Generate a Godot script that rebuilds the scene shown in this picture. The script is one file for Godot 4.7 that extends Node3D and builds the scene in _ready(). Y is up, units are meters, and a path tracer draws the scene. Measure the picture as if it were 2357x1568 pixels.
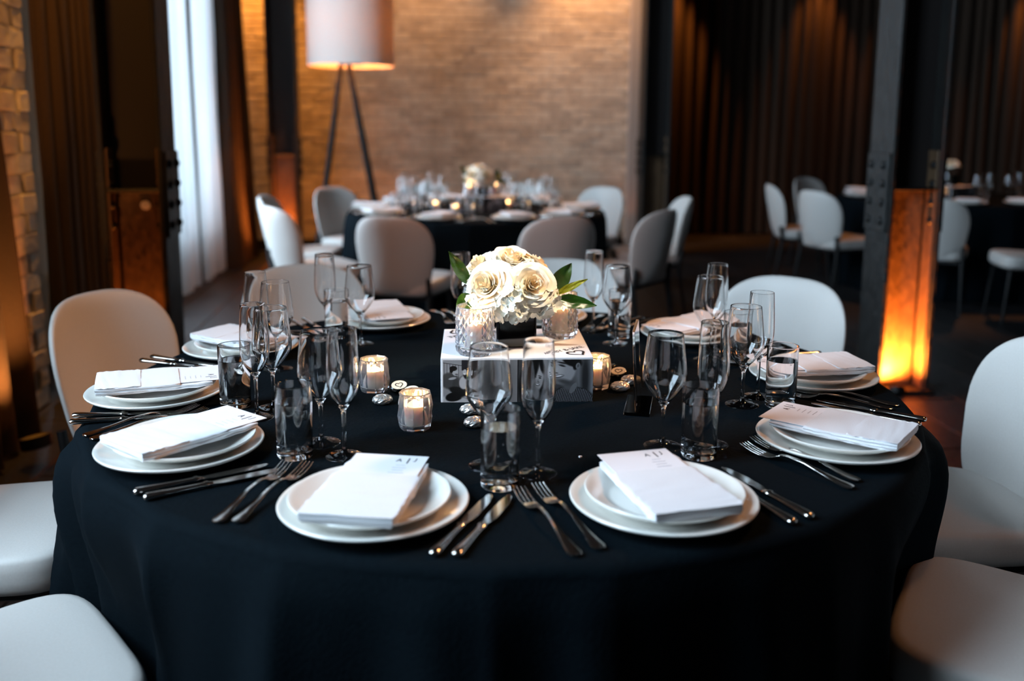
extends Node3D
# A dim restaurant hall: a round table laid for ten under a black cloth, two more tables behind it,
# riveted steel columns lit from the floor, a white brick wall, and daylight from windows on the left.

const YAW := 0.0995            # the hall is turned a little to the left of the camera
const TOP := 0.76              # table height
const HALL := Basis(Vector3(0.99505, 0, -0.09934), Vector3.UP, Vector3(0.09934, 0, 0.99505))

var rng := RandomNumberGenerator.new()
var used := {}
var M := {}
var meshes := {}


# ---------------------------------------------------------------- mesh code
class Shape:
	var v := PackedVector3Array()
	var f := PackedInt32Array()
	var uv := PackedVector2Array()

	func p(a: Vector3) -> int:
		v.append(a)
		return v.size() - 1

	func t(a: int, b: int, c: int) -> void:
		if a != b and b != c and a != c:
			f.append(a)
			f.append(b)
			f.append(c)

	func q(a: int, b: int, c: int, d: int) -> void:
		t(a, b, c)
		t(a, c, d)

	func row(points: Array) -> PackedInt32Array:
		var r := PackedInt32Array()
		for a in points:
			r.append(p(a))
		return r

	func rows(r: Array, loop: bool) -> void:
		for i in r.size() - 1:
			var a: PackedInt32Array = r[i]
			var b: PackedInt32Array = r[i + 1]
			var n := maxi(a.size(), b.size())
			for k in (n if loop else n - 1):
				var k2 := (k + 1) % n
				q(a[k % a.size()], a[k2 % a.size()], b[k2 % b.size()], b[k % b.size()])

	func out(ids: Array) -> void:      # a face of a convex body round the origin, turned outwards
		var a: Vector3 = v[ids[0]]
		var n: Vector3 = (v[ids[1]] - a).cross(v[ids[2]] - a)
		var flip := n.dot(a) < 0.0
		for i in range(1, ids.size() - 1):
			if flip:
				t(ids[0], ids[i + 1], ids[i])
			else:
				t(ids[0], ids[i], ids[i + 1])

	func add(o: Shape, x := Transform3D()) -> Shape:
		var n := v.size()
		for a in o.v:
			v.append(x * a)
		for i in o.f:
			f.append(i + n)
		return self

	func moved(x: Transform3D) -> Shape:
		for i in v.size():
			v[i] = x * v[i]
		return self

	func mesh(crease := 180.0, closed := true) -> ArrayMesh:
		var n := f.size() / 3
		if closed:
			var vol := 0.0
			for i in n:
				vol += v[f[3 * i]].dot(v[f[3 * i + 1]].cross(v[f[3 * i + 2]]))
			if vol > 0.0:
				for i in n:
					var s := f[3 * i + 1]
					f[3 * i + 1] = f[3 * i + 2]
					f[3 * i + 2] = s
		var face := PackedVector3Array()
		face.resize(n)
		for i in n:
			var a := v[f[3 * i]]
			face[i] = (v[f[3 * i + 2]] - a).cross(v[f[3 * i + 1]] - a)
		var arrays := []
		arrays.resize(Mesh.ARRAY_MAX)
		if crease >= 179.0:
			var nn := PackedVector3Array()
			nn.resize(v.size())
			for i in n:
				for k in 3:
					nn[f[3 * i + k]] += face[i]
			for i in nn.size():
				nn[i] = nn[i].normalized()
			arrays[Mesh.ARRAY_VERTEX] = v
			arrays[Mesh.ARRAY_NORMAL] = nn
			arrays[Mesh.ARRAY_INDEX] = f
			if uv.size() == v.size():
				arrays[Mesh.ARRAY_TEX_UV] = uv
		else:
			var near := []
			near.resize(v.size())
			for i in v.size():
				near[i] = PackedInt32Array()
			for i in n:
				for k in 3:
					near[f[3 * i + k]].append(i)
			var unit := PackedVector3Array()
			unit.resize(n)
			for i in n:
				unit[i] = face[i].normalized()
			var lim := cos(deg_to_rad(crease))
			var vv := PackedVector3Array()
			var nn := PackedVector3Array()
			var tt := PackedVector2Array()
			for i in n:
				for k in 3:
					var j := f[3 * i + k]
					var s := Vector3.ZERO
					for g in near[j]:
						if unit[g].dot(unit[i]) >= lim:
							s += face[g]
					vv.append(v[j])
					nn.append(s.normalized() if s.length() > 0.0 else unit[i])
					if uv.size() == v.size():
						tt.append(uv[j])
			arrays[Mesh.ARRAY_VERTEX] = vv
			arrays[Mesh.ARRAY_NORMAL] = nn
			if tt.size():
				arrays[Mesh.ARRAY_TEX_UV] = tt
		var m := ArrayMesh.new()
		m.add_surface_from_arrays(Mesh.PRIMITIVE_TRIANGLES, arrays)
		return m


func ring(r: float, y: float, n: int) -> Array:
	if r <= 0.0:
		return [Vector3(0, y, 0)]
	var a := []
	for k in n:
		a.append(Vector3(r * cos(TAU * k / n), y, r * sin(TAU * k / n)))
	return a


func lathe(profile: Array, n := 48) -> Shape:
	var s := Shape.new()
	var r := []
	for c in profile:
		r.append(s.row(ring(c.x, c.y, n)))
	s.rows(r, true)
	return s


func spline(pts: Array, n: int) -> Array:
	var a := []
	for i in pts.size() - 1:
		var p0 = pts[maxi(i - 1, 0)]
		var p3 = pts[mini(i + 2, pts.size() - 1)]
		for k in n:
			a.append(pts[i].cubic_interpolate(pts[i + 1], p0, p3, float(k) / n))
	a.append(pts[-1])
	return a


func tube(path: Array, radii: Array, n := 10, flat := 1.0) -> Shape:
	var s := Shape.new()
	var r := [s.row([path[0]])]
	var side := Vector3.ZERO
	for i in path.size():
		var d: Vector3 = (path[mini(i + 1, path.size() - 1)] - path[maxi(i - 1, 0)]).normalized()
		if side == Vector3.ZERO:
			side = d.cross(Vector3.UP if absf(d.y) < 0.9 else Vector3.RIGHT).normalized()
		side = (side - d * side.dot(d)).normalized()
		var up := d.cross(side)
		var rad: float = radii[mini(i, radii.size() - 1)]
		var loop := []
		for k in n:
			loop.append(path[i] + side * cos(TAU * k / n) * rad + up * sin(TAU * k / n) * rad * flat)
		r.append(s.row(loop))
	r.append(s.row([path[-1]]))
	s.rows(r, true)
	return s


func strip(path: Array, wide: Array, thick: Array) -> Shape:      # a flat bar swept along a path in the y-z plane
	var s := Shape.new()
	var r := [s.row([path[0]])]
	for i in path.size():
		var d: Vector3 = (path[mini(i + 1, path.size() - 1)] - path[maxi(i - 1, 0)]).normalized()
		var up := d.cross(Vector3.RIGHT).normalized()
		var w: float = wide[i]
		var h: float = thick[i]
		var loop := []
		for c in [[1.0, 0.3], [0.8, 0.9], [0.3, 1.0], [-0.3, 1.0], [-0.8, 0.9], [-1.0, 0.3], [-1.0, -0.3], [-0.8, -0.9], [0.8, -0.9], [1.0, -0.3]]:
			loop.append(path[i] + Vector3.RIGHT * c[0] * w + up * c[1] * h)
		r.append(s.row(loop))
	r.append(s.row([path[-1]]))
	s.rows(r, true)
	return s


func cbox(size: Vector3, c := 0.004, jitter := 0.0) -> Shape:      # a box with chamfered edges, centred
	var s := Shape.new()
	var h := size / 2.0
	var id := {}
	for x in [-1, 1]:
		for y in [-1, 1]:
			for z in [-1, 1]:
				var j := Vector3(rng.randf_range(-1, 1), rng.randf_range(-1, 1), rng.randf_range(-1, 1)) * jitter
				id[[x, y, z, 0]] = s.p(Vector3(x * h.x, y * (h.y - c), z * (h.z - c)) + j)
				id[[x, y, z, 1]] = s.p(Vector3(x * (h.x - c), y * h.y, z * (h.z - c)) + j)
				id[[x, y, z, 2]] = s.p(Vector3(x * (h.x - c), y * (h.y - c), z * h.z) + j)
				s.out([id[[x, y, z, 0]], id[[x, y, z, 1]], id[[x, y, z, 2]]])
	for g in [-1, 1]:
		s.out([id[[g, -1, -1, 0]], id[[g, 1, -1, 0]], id[[g, 1, 1, 0]], id[[g, -1, 1, 0]]])
		s.out([id[[-1, g, -1, 1]], id[[1, g, -1, 1]], id[[1, g, 1, 1]], id[[-1, g, 1, 1]]])
		s.out([id[[-1, -1, g, 2]], id[[1, -1, g, 2]], id[[1, 1, g, 2]], id[[-1, 1, g, 2]]])
		for k in [-1, 1]:
			s.out([id[[g, k, -1, 0]], id[[g, k, 1, 0]], id[[g, k, 1, 1]], id[[g, k, -1, 1]]])
			s.out([id[[g, -1, k, 0]], id[[g, 1, k, 0]], id[[g, 1, k, 2]], id[[g, -1, k, 2]]])
			s.out([id[[-1, g, k, 1]], id[[1, g, k, 1]], id[[1, g, k, 2]], id[[-1, g, k, 2]]])
	return s


func box_at(a: Vector3, b: Vector3, c := 0.004) -> Shape:
	return cbox((b - a).abs(), c).moved(Transform3D(Basis(), (a + b) / 2.0))


func prism(poly: Array, y0: float, y1: float, c := 0.001) -> Shape:      # star-shaped outline (Vector2: x, z)
	var s := Shape.new()
	var r := []
	for l in [[0.0, y0], [-c, y0], [0.0, y0 + c], [0.0, y1 - c], [-c, y1], [0.0, y1]]:
		var loop := []
		if (l[1] == y0 or l[1] == y1) and l[0] == 0.0:
			loop.append(Vector3(0, l[1], 0))
		else:
			for a in poly:
				var k: float = 1.0 + l[0] / maxf(a.length(), 0.0001)
				loop.append(Vector3(a.x * k, l[1], a.y * k))
		r.append(s.row(loop))
	s.rows(r, true)
	return s


func sheet(points: Array, with_uv := false) -> Shape:      # rows of points
	var s := Shape.new()
	var r := []
	for i in points.size():
		r.append(s.row(points[i]))
		if with_uv:
			for k in points[i].size():
				s.uv.append(Vector2(float(k) / (points[i].size() - 1), float(i) / (points.size() - 1)))
	s.rows(r, false)
	return s


# ---------------------------------------------------------------- things
func numbered(called: String) -> String:
	var n: int = used.get(called, 0)
	used[called] = n + 1
	return called if n == 0 else "%s_%03d" % [called, n]


func tag(o: Node3D, label: String, category: String, group := "") -> void:
	o.set_meta("label", label)
	o.set_meta("category", category)
	if group:
		o.set_meta("group", group)


func thing(called: String, label: String, category: String, at := Vector3.ZERO, turn := 0.0, group := "") -> Node3D:
	var o := Node3D.new()
	o.name = numbered(called)
	add_child(o)
	o.position = at
	o.rotation.y = turn
	tag(o, label, category, group)
	return o


func part(called: String, mesh: Mesh, m: Material, parent: Node, x := Transform3D()) -> MeshInstance3D:
	var o := MeshInstance3D.new()
	o.mesh = mesh
	o.material_override = m
	o.transform = x
	o.name = called
	parent.add_child(o, true)
	return o


func solo(called: String, mesh: Mesh, m: Material, label: String, category: String, at := Vector3.ZERO, turn := 0.0, group := "") -> MeshInstance3D:
	var o := part(numbered(called), mesh, m, self)
	o.position = at
	o.rotation.y = turn
	tag(o, label, category, group)
	return o


func struct(called: String, mesh: Mesh, m: Material, label := "") -> MeshInstance3D:
	var o := part(called, mesh, m, self, Transform3D(HALL, Vector3.ZERO))
	o.set_meta("kind", "structure")
	if label:
		o.set_meta("label", label)
	return o


func copy(o: Node3D, called: String, label: String, at: Vector3, turn: float, group := "") -> Node3D:
	var c: Node3D = o.duplicate()
	c.name = numbered(called)
	add_child(c)
	c.position = at
	c.rotation = Vector3(0, turn, 0)
	c.set_meta("label", label)
	if group:
		c.set_meta("group", group)
	return c


func once(proto: String, made: Callable, called: String, label: String, category: String, at: Vector3, turn: float, group := "") -> Node3D:
	# the first of a kind is built, the others are copies of it
	if meshes.has(proto):
		return copy(meshes[proto], called, label, at, turn, group)
	var o := thing(called, label, category, at, turn, group)
	made.call(o)
	meshes[proto] = o
	return o


func hall(u: float, y: float, v: float) -> Vector3:
	return HALL * Vector3(u, y, -v)


func xf(at: Vector3, turn := Vector3.ZERO, scale := Vector3.ONE) -> Transform3D:
	return Transform3D(Basis.from_euler(turn).scaled_local(scale), at)


func aim(l: Node3D, at: Vector3, to: Vector3) -> void:
	var d := to - at
	l.transform = Transform3D(Basis.looking_at(d, Vector3.UP if absf(d.normalized().y) < 0.99 else Vector3.RIGHT), at)


func noise(seed_: int, freq: float, octaves := 4) -> FastNoiseLite:
	var n := FastNoiseLite.new()
	n.seed = seed_
	n.frequency = freq
	n.fractal_octaves = octaves
	return n


func tex(seed_: int, freq: float, ramp: Array, size := 256, normal := false, bump := 4.0) -> NoiseTexture2D:
	var x := NoiseTexture2D.new()
	x.width = size
	x.height = size
	x.seamless = true
	x.noise = noise(seed_, freq)
	if normal:
		x.as_normal_map = true
		x.bump_strength = bump
	else:
		var g := Gradient.new()
		g.set_color(0, ramp[0])
		g.set_color(1, ramp[1])
		x.color_ramp = g
	return x


func mat(called: String, color: Color, rough := 0.6, metal := 0.0) -> StandardMaterial3D:
	var m := StandardMaterial3D.new()
	m.resource_name = called
	m.albedo_color = color
	m.roughness = rough
	m.metallic = metal
	M[called] = m
	return m


func grain(m: StandardMaterial3D, ramp: Array, scale: Vector3, seed_: int, freq := 0.02, bump := 0.0, world := false) -> void:
	m.albedo_texture = tex(seed_, freq, ramp)
	m.uv1_triplanar = true
	m.uv1_world_triplanar = world
	m.uv1_scale = scale
	if bump > 0.0:
		m.normal_enabled = true
		m.normal_texture = tex(seed_ + 1, freq * 1.6, [], 256, true, 6.0)
		m.normal_scale = bump


func glassy(called: String, scale: float, tint := Color(1, 1, 1, 0.0), rough := 0.0) -> void:
	var m := mat(called, tint, rough)
	m.transparency = BaseMaterial3D.TRANSPARENCY_ALPHA
	m.refraction_enabled = true
	m.refraction_scale = scale
	m.metallic_specular = 0.5


func materials() -> void:
	var g := 1.0
	grain(mat("black linen", Color(1, 1, 1), 0.85), [Color(0.034, 0.060, 0.078), Color(0.044, 0.076, 0.094)], Vector3(5, 5, 5), 11, 0.05, 0.12)
	M["black linen"].metallic_specular = 0.12
	grain(mat("white leather", Color(1, 1, 1), 0.5), [Color(0.800, 0.778, 0.755), Color(0.825, 0.805, 0.785)], Vector3(9, 9, 9), 21, 0.06, 0.05)
	mat("black metal", Color(0.025, 0.025, 0.028), 0.5, 0.0)
	var china := mat("china", Color(0.93, 0.92, 0.895), 0.18)
	china.clearcoat_enabled = true
	china.clearcoat = 0.4
	china.clearcoat_roughness = 0.08
	grain(mat("white napkin", Color(1, 1, 1), 0.9), [Color(0.865, 0.865, 0.88), Color(0.895, 0.895, 0.905)], Vector3(14, 14, 14), 31, 0.08, 0.12)
	mat("card", Color(0.90, 0.895, 0.91), 0.7)
	mat("ink", Color(0.09, 0.09, 0.10), 0.7)
	mat("pale ink", Color(0.72, 0.72, 0.75), 0.7)
	mat("silver", Color(0.80, 0.78, 0.76), 0.12, 1.0)
	glassy("glass", 0.05)
	glassy("cut glass", 0.052, Color(0.97, 0.97, 1.0, 0.10))
	glassy("acrylic", 0.049)
	glassy("water", 0.033)
	var pane := mat("window glass", Color(0.95, 1.0, 1.0, 0.04), 0.02)
	pane.transparency = BaseMaterial3D.TRANSPARENCY_ALPHA
	var wax := mat("wax", Color(0.97, 0.92, 0.84), 0.5)
	wax.subsurf_scatter_enabled = true
	wax.subsurf_scatter_strength = 0.25
	mat("wick", Color(0.06, 0.05, 0.04), 0.9)
	var fl := mat("flame", Color(1.0, 0.8, 0.5), 0.8)
	fl.emission_enabled = true
	fl.emission = Color(1.0, 0.72, 0.36)
	fl.emission_energy_multiplier = 4.0
	var amber := mat("amber lens", Color(1.0, 0.7, 0.3), 0.5)
	amber.emission_enabled = true
	amber.emission = Color(1.0, 0.62, 0.22)
	amber.emission_energy_multiplier = 6.0
	mat("black ceramic", Color(0.035, 0.035, 0.04), 0.06)
	grain(mat("brick paint", Color(1, 1, 1), 0.75), [Color(0.72, 0.68, 0.62), Color(0.84, 0.80, 0.74)], Vector3(1.6, 1.6, 1.6), 41, 0.02, 0.5, true)
	grain(mat("brick paint pale", Color(1, 1, 1), 0.75), [Color(0.75, 0.71, 0.65), Color(0.87, 0.84, 0.78)], Vector3(2.1, 2.1, 2.1), 43, 0.02, 0.5, true)
	grain(mat("brick paint dull", Color(1, 1, 1), 0.8), [Color(0.66, 0.615, 0.56), Color(0.79, 0.75, 0.69)], Vector3(1.9, 1.9, 1.9), 45, 0.02, 0.5, true)
	mat("mortar", Color(0.69, 0.65, 0.59), 0.9)
	mat("pale plaster", Color(0.62, 0.60, 0.58), 0.8)
	mat("dark plaster", Color(0.10, 0.085, 0.075), 0.9)
	mat("ceiling paint", Color(0.07, 0.06, 0.055), 0.9)
	for k in 3:
		var b: float = [0.0, 0.015, -0.012][k]
		grain(mat("floor wood %d" % k, Color(1, 1, 1), 0.45), [Color(0.11 + b, 0.105 + b, 0.11 + b), Color(0.17 + b, 0.165 + b, 0.17 + b)], Vector3(5, 5, 0.8), 51 + k, 0.03, 0.15)
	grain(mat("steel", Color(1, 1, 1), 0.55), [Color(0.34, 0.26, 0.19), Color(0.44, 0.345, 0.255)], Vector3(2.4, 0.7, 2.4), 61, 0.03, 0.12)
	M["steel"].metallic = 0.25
	grain(mat("grey steel", Color(1, 1, 1), 0.6), [Color(0.07, 0.068, 0.065), Color(0.11, 0.105, 0.095)], Vector3(2.0, 0.7, 2.0), 65, 0.02, 0.3)
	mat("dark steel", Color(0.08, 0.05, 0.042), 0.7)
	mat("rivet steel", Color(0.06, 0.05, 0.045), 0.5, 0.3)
	grain(mat("brown curtain", Color(1, 1, 1), 0.95), [Color(0.20, 0.145, 0.105), Color(0.255, 0.19, 0.14)], Vector3(4, 4, 4), 71, 0.06)
	var sheer := mat("sheer curtain", Color(0.93, 0.94, 0.95), 0.95)
	sheer.backlight_enabled = true
	sheer.backlight = Color(0.97, 0.97, 0.98)
	var shade := mat("lamp shade", Color(0.90, 0.87, 0.84), 0.9)
	shade.backlight_enabled = true
	shade.backlight = Color(0.5, 0.48, 0.45)
	var petal := mat("petal", Color(0.98, 0.945, 0.875), 0.6)
	var petal2 := mat("floret", Color(0.96, 0.95, 0.90), 0.6)
	var blush := mat("inner petal", Color(0.985, 0.905, 0.775), 0.6)
	grain(mat("leaf", Color(1, 1, 1), 0.3), [Color(0.10, 0.22, 0.05), Color(0.20, 0.34, 0.08)], Vector3(30, 30, 30), 81, 0.03)
	grain(mat("young leaf", Color(1, 1, 1), 0.35), [Color(0.44, 0.47, 0.08), Color(0.56, 0.56, 0.14)], Vector3(30, 30, 30), 83, 0.03)
	mat("silver foil", Color(0.90, 0.885, 0.87), 0.34, 0.75)
	mat("black foil", Color(0.03, 0.03, 0.03), 0.12)
	mat("cream label", Color(0.93, 0.89, 0.82), 0.6)
	mat("white tag", Color(0.92, 0.92, 0.94), 0.6)


func _ready() -> void:
	rng.seed = 20240
	# camera: fitted to the plates of the front table; the lens is shifted down, as the photograph is cropped
	var cam := Camera3D.new()
	cam.name = "camera"
	add_child(cam)
	var fpx := 2107.3
	var lens := CameraAttributesPhysical.new()
	lens.frustum_focal_length = 35.0
	lens.frustum_near = 0.05
	lens.frustum_far = 60.0
	lens.frustum_focus_distance = 1.93
	lens.exposure_aperture = 1.95
	cam.attributes = lens
	cam.projection = Camera3D.PROJECTION_FRUSTUM
	cam.near = 0.05
	cam.far = 60.0
	cam.size = 0.05 * 1568.0 / fpx
	cam.frustum_offset = Vector2(0.0, -0.05 * 167.4 / fpx)
	cam.transform = Transform3D(Basis(Vector3(0.99998, 0.00589, -0.00092), Vector3(-0.00596, 0.98786, -0.15519), Vector3(0.0, 0.15519, 0.98788)).orthonormalized(), Vector3(0.0536, 1.3686, 2.0695))
	cam.current = true

	# sky and exposure
	var around := WorldEnvironment.new()
	around.name = "surroundings"
	var e := Environment.new()
	e.background_mode = Environment.BG_COLOR
	e.background_color = Color(0.78, 0.88, 0.93)
	e.background_energy_multiplier = 1.6
	e.tonemap_mode = Environment.TONE_MAPPER_LINEAR
	e.tonemap_exposure = 1.0
	e.sdfgi_enabled = true
	e.ssao_enabled = true
	e.ssil_enabled = true
	around.environment = e
	add_child(around)

	# daylight: one soft light in each window of the left wall (from, to, energy, sill)
	for w in [[-1.9, 0.0, 46.0, 1.25], [3.35, 4.65, 32.0, 0.55], [4.95, 6.45, 8.0, 0.55]]:
		var a := AreaLight3D.new()
		a.name = "daylight"
		a.area_size = Vector2(w[1] - w[0] - 0.1, 4.65 - w[3])
		a.light_color = Color(0.80, 0.91, 1.0)
		a.light_energy = w[2]
		a.area_range = 20.0
		a.shadow_enabled = true
		add_child(a, true)
		aim(a, hall(-2.62, (4.65 + w[3]) / 2.0, (w[0] + w[1]) / 2.0), hall(0.0, (4.65 + w[3]) / 2.0, (w[0] + w[1]) / 2.0))

	materials()
	shell()
	columns()
	curtains()
	lamps()
	front_table()
	middle_table()
	side_table()


# ---------------------------------------------------------------- the hall
const WINDOWS := [[-1.9, 0.0, 1.2], [3.35, 4.65, 0.5], [4.95, 6.45, 0.5]]      # from, to, sill height


func shell() -> void:
	var s := box_at(Vector3(-2.6, -0.2, 5.0), Vector3(8.8, -0.012, -9.9), 0.01)
	var floor_ := struct("floor", s.mesh(30), M["dark plaster"], "dark wooden plank floor of the hall")
	var pk := []
	for k in 3:
		pk.append(cbox(Vector3(0.295, 0.016, 2.19), 0.003).mesh(30))
	for i in 37:
		for j in 7:
			var m: MeshInstance3D = part("plank", pk[(i * 5 + j) % 3], M["floor wood %d" % ((i * 7 + j * 3) % 3)], floor_)
			m.position = Vector3(-2.1 + i * 0.3, -0.008, 4.0 - j * 2.2 - (0.7 if i % 2 else 0.0))
	struct("ceiling", box_at(Vector3(-2.6, 5.2, 5.0), Vector3(8.8, 5.4, -9.9), 0.01).mesh(30), M["ceiling paint"], "dark ceiling of the hall")
	struct("wall_near", box_at(Vector3(-2.6, 0, 4.6), Vector3(8.8, 5.2, 4.9), 0.01).mesh(30), M["dark plaster"], "dark wall behind the viewer")
	struct("wall_right", box_at(Vector3(8.4, 0, 4.9), Vector3(8.7, 5.2, -9.6), 0.01).mesh(30), M["dark plaster"], "dark right wall beyond the frame")
	struct("wall_far", box_at(Vector3(2.6, 0, -9.4), Vector3(8.7, 5.2, -9.7), 0.01).mesh(30), M["dark plaster"], "dark wall behind the long brown curtain")
	struct("wall_return", box_at(Vector3(2.5, 0, -8.05), Vector3(2.62, 5.2, -9.6), 0.01).mesh(30), M["dark plaster"], "short wall from brick wall to curtain recess")
	# left wall with its windows
	s = Shape.new()
	var v := -4.9
	for w in WINDOWS + [[9.6, 9.6, 0.5]]:
		s.add(box_at(Vector3(-2.55, 0, -v), Vector3(-2.25, 5.2, -w[0]), 0.01))
		if w[1] > w[0]:
			s.add(box_at(Vector3(-2.55, 0, -w[0]), Vector3(-2.25, w[2], -w[1]), 0.01))
			s.add(box_at(Vector3(-2.55, 4.7, -w[0]), Vector3(-2.25, 5.2, -w[1]), 0.01))
		v = w[1]
	struct("wall_left", s.mesh(30), M["mortar"], "pale left wall with tall windows")
	for i in WINDOWS.size():
		var w = WINDOWS[i]
		var fr := Shape.new()
		for c in [[w[0], w[0] + 0.06], [w[1] - 0.06, w[1]], [(w[0] + w[1]) / 2.0 - 0.025, (w[0] + w[1]) / 2.0 + 0.025]]:
			fr.add(box_at(Vector3(-2.45, w[2], -c[0]), Vector3(-2.37, 4.7, -c[1]), 0.006))
		for y in [w[2], 1.85, 3.2, 4.64]:
			fr.add(box_at(Vector3(-2.45, y, -w[0]), Vector3(-2.37, y + 0.06, -w[1]), 0.006))
		var o := struct("window_%d" % (i + 1), fr.mesh(30), M["pale plaster"], "tall pale framed window in the left wall")
		for c in [[w[0] + 0.06, (w[0] + w[1]) / 2.0 - 0.025], [(w[0] + w[1]) / 2.0 + 0.025, w[1] - 0.06]]:
			for y in [[w[2] + 0.06, 1.85], [1.91, 3.2], [3.26, 4.64]]:
				part("pane", box_at(Vector3(-2.413, y[0], -c[0]), Vector3(-2.409, y[1], -c[1]), 0.001).mesh(30), M["window glass"], o)
		part("sill", box_at(Vector3(-2.4, w[2] - 0.03, -w[0] + 0.04), Vector3(-2.16, w[2] + 0.01, -w[1] - 0.04), 0.008).mesh(30), M["pale plaster"], o)
	# brick variants
	var bricks := []
	for k in 4:
		bricks.append(cbox(Vector3(0.226, 0.066, 0.06), 0.006, 0.0022).mesh(20))
	var tones := [M["brick paint"], M["brick paint pale"], M["brick paint dull"]]
	# the far brick wall: backing, 300 bricks one by one where they show best, the rest as one piece
	var back := struct("wall_back", box_at(Vector3(-2.5, 0, -8.05), Vector3(2.2, 5.2, -8.35), 0.01).mesh(30), M["mortar"], "cream painted brick wall at the back")
	var rest := [[], [], []]
	var single := 0
	for r in 68:
		var y := 0.04 + r * 0.075
		for c in 20:
			var x := -2.25 + c * 0.2345 + (0.117 if r % 2 else 0.0)
			var half := 1.0
			if x > 2.1:
				continue
			var at := Vector3(x, y + rng.randf_range(-0.002, 0.002), -8.070 + rng.randf_range(-0.004, 0.004))
			var tone := (r * 7 + c * 5 + (c * r) % 4) % 3
			if y > 1.5 and y < 2.72 and single < 300:
				single += 1
				part("brick", bricks[(r * 3 + c) % 4], tones[tone], back, xf(at))
			else:
				rest[tone].append(at)
	for k in 3:
		var mm := MultiMesh.new()
		mm.transform_format = MultiMesh.TRANSFORM_3D
		mm.mesh = bricks[k]
		mm.instance_count = rest[k].size()
		for i in rest[k].size():
			mm.set_instance_transform(i, Transform3D(Basis(), rest[k][i]))
		var mi := MultiMeshInstance3D.new()
		mi.multimesh = mm
		mi.material_override = tones[k]
		mi.name = "brickwork"
		mi.set_meta("kind", "stuff")
		back.add_child(mi, true)
	struct("trim_1", box_at(Vector3(2.13, 0, -7.96), Vector3(2.5, 5.2, -8.3), 0.01).mesh(30), M["pale plaster"], "pale plaster edge at the end of brick wall")
	# brick pier between near curtain and brown curtain
	var pier := struct("wall_pier", box_at(Vector3(-2.26, 0, -2.22), Vector3(-1.99, 5.2, -2.50), 0.01).mesh(30), M["mortar"], "cream painted brick pier on the left wall")
	var pb := []
	for k in 4:
		pb.append(cbox(Vector3(0.225, 0.090, 0.07), 0.006, 0.004).mesh(25))
	for r in 55:
		var y := 0.05 + r * 0.094
		var turn := Vector3(0, PI / 2, 0)
		for c in 2:      # the face to the room
			part("brick", pb[(r + c) % 4], tones[(r * 5 + c) % 3], pier, xf(Vector3(-2.012 + rng.randf_range(-0.006, 0.008), y, -2.265 - c * (0.175 if r % 2 else 0.14)), turn, Vector3(0.42 if c == (r % 2) else 0.75, 1, 1)))
		part("brick", pb[(r + 2) % 4], tones[(r * 3 + 1) % 3], pier, xf(Vector3(-2.12 + (0.02 if r % 2 else 0.0), y, -2.243 + rng.randf_range(-0.008, 0.006))))
	struct("baseboard_back", box_at(Vector3(-2.2, 0, -7.97), Vector3(2.1, 0.12, -8.0), 0.005).mesh(30), M["dark plaster"], "dark skirting along the brick wall")


func rivet_shape() -> Shape:
	var p := []
	for k in 5:
		var a := PI / 2 * k / 4.0
		p.append(Vector2(0.021 * cos(a), 0.018 * sin(a)))
	return lathe([Vector2(0, -0.004), Vector2(0.021, -0.004)] + p.slice(0, 4) + [Vector2(0, 0.018)], 12)


func columns() -> void:
	var riv := rivet_shape().mesh()
	var n := 0
	for c in [[-1.46, 2.37, "riveted steel column with white disc, left of the sheer window curtain"], [2.315, 2.41, "riveted steel column glowing amber at right, behind the front table"],
			[-1.5, 7.3, "far riveted steel column left of the floor lamp"], [2.25, 7.3, "black far steel column at the right end of brick wall"]]:
		var o := thing("steel_column", c[2], "column", hall(c[0], 0, c[1]), YAW, "steel columns of the hall")
		var w := 0.14
		var d := 0.118
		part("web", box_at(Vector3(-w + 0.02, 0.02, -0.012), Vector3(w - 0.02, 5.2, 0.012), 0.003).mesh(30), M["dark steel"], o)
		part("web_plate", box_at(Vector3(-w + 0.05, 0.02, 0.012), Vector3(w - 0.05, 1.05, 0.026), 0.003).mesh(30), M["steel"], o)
		part("ledge", box_at(Vector3(-w + 0.022, 1.05, 0.0), Vector3(w - 0.022, 1.064, 0.11), 0.003).mesh(30), M["rivet steel"], o)
		part("base_plate", box_at(Vector3(-0.16, 0, -0.15), Vector3(0.16, 0.025, 0.15), 0.004).mesh(30), M["grey steel"], o)
		for s in [-1, 1]:
			part("flange", box_at(Vector3(s * w, 0.02, -d), Vector3(s * (w - 0.022), 5.2, d), 0.003).mesh(30), M["grey steel"], o)
			var sp := part("splice_plate", box_at(Vector3(s * w, 0.84, -d + 0.01), Vector3(s * (w + 0.014), 1.235, d - 0.01), 0.003).mesh(30), M["grey steel"], o)
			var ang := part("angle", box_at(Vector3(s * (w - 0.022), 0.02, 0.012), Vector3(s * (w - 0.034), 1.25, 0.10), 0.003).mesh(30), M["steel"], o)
			for r in 4:
				for z in [-0.062, 0.062]:
					part("rivet", riv, M["rivet steel"], sp, xf(Vector3(s * (w + 0.014), 0.895 + r * 0.094, z), Vector3(0, 0, -s * PI / 2)))
				part("rivet", riv, M["rivet steel"], ang, xf(Vector3(s * (w - 0.034), 0.895 + r * 0.094, 0.07), Vector3(0, 0, s * PI / 2)))
		if n == 0:
			var disc := part("disc", lathe([Vector2(0, 0), Vector2(0.022, 0), Vector2(0.022, 0.005), Vector2(0, 0.006)], 20).mesh(30), M["white tag"], o, xf(Vector3(0.03, 0.985, 0.026), Vector3(PI / 2, 0, 0)))
			disc.set_meta("label", "small round white disc")
		n += 1


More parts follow.
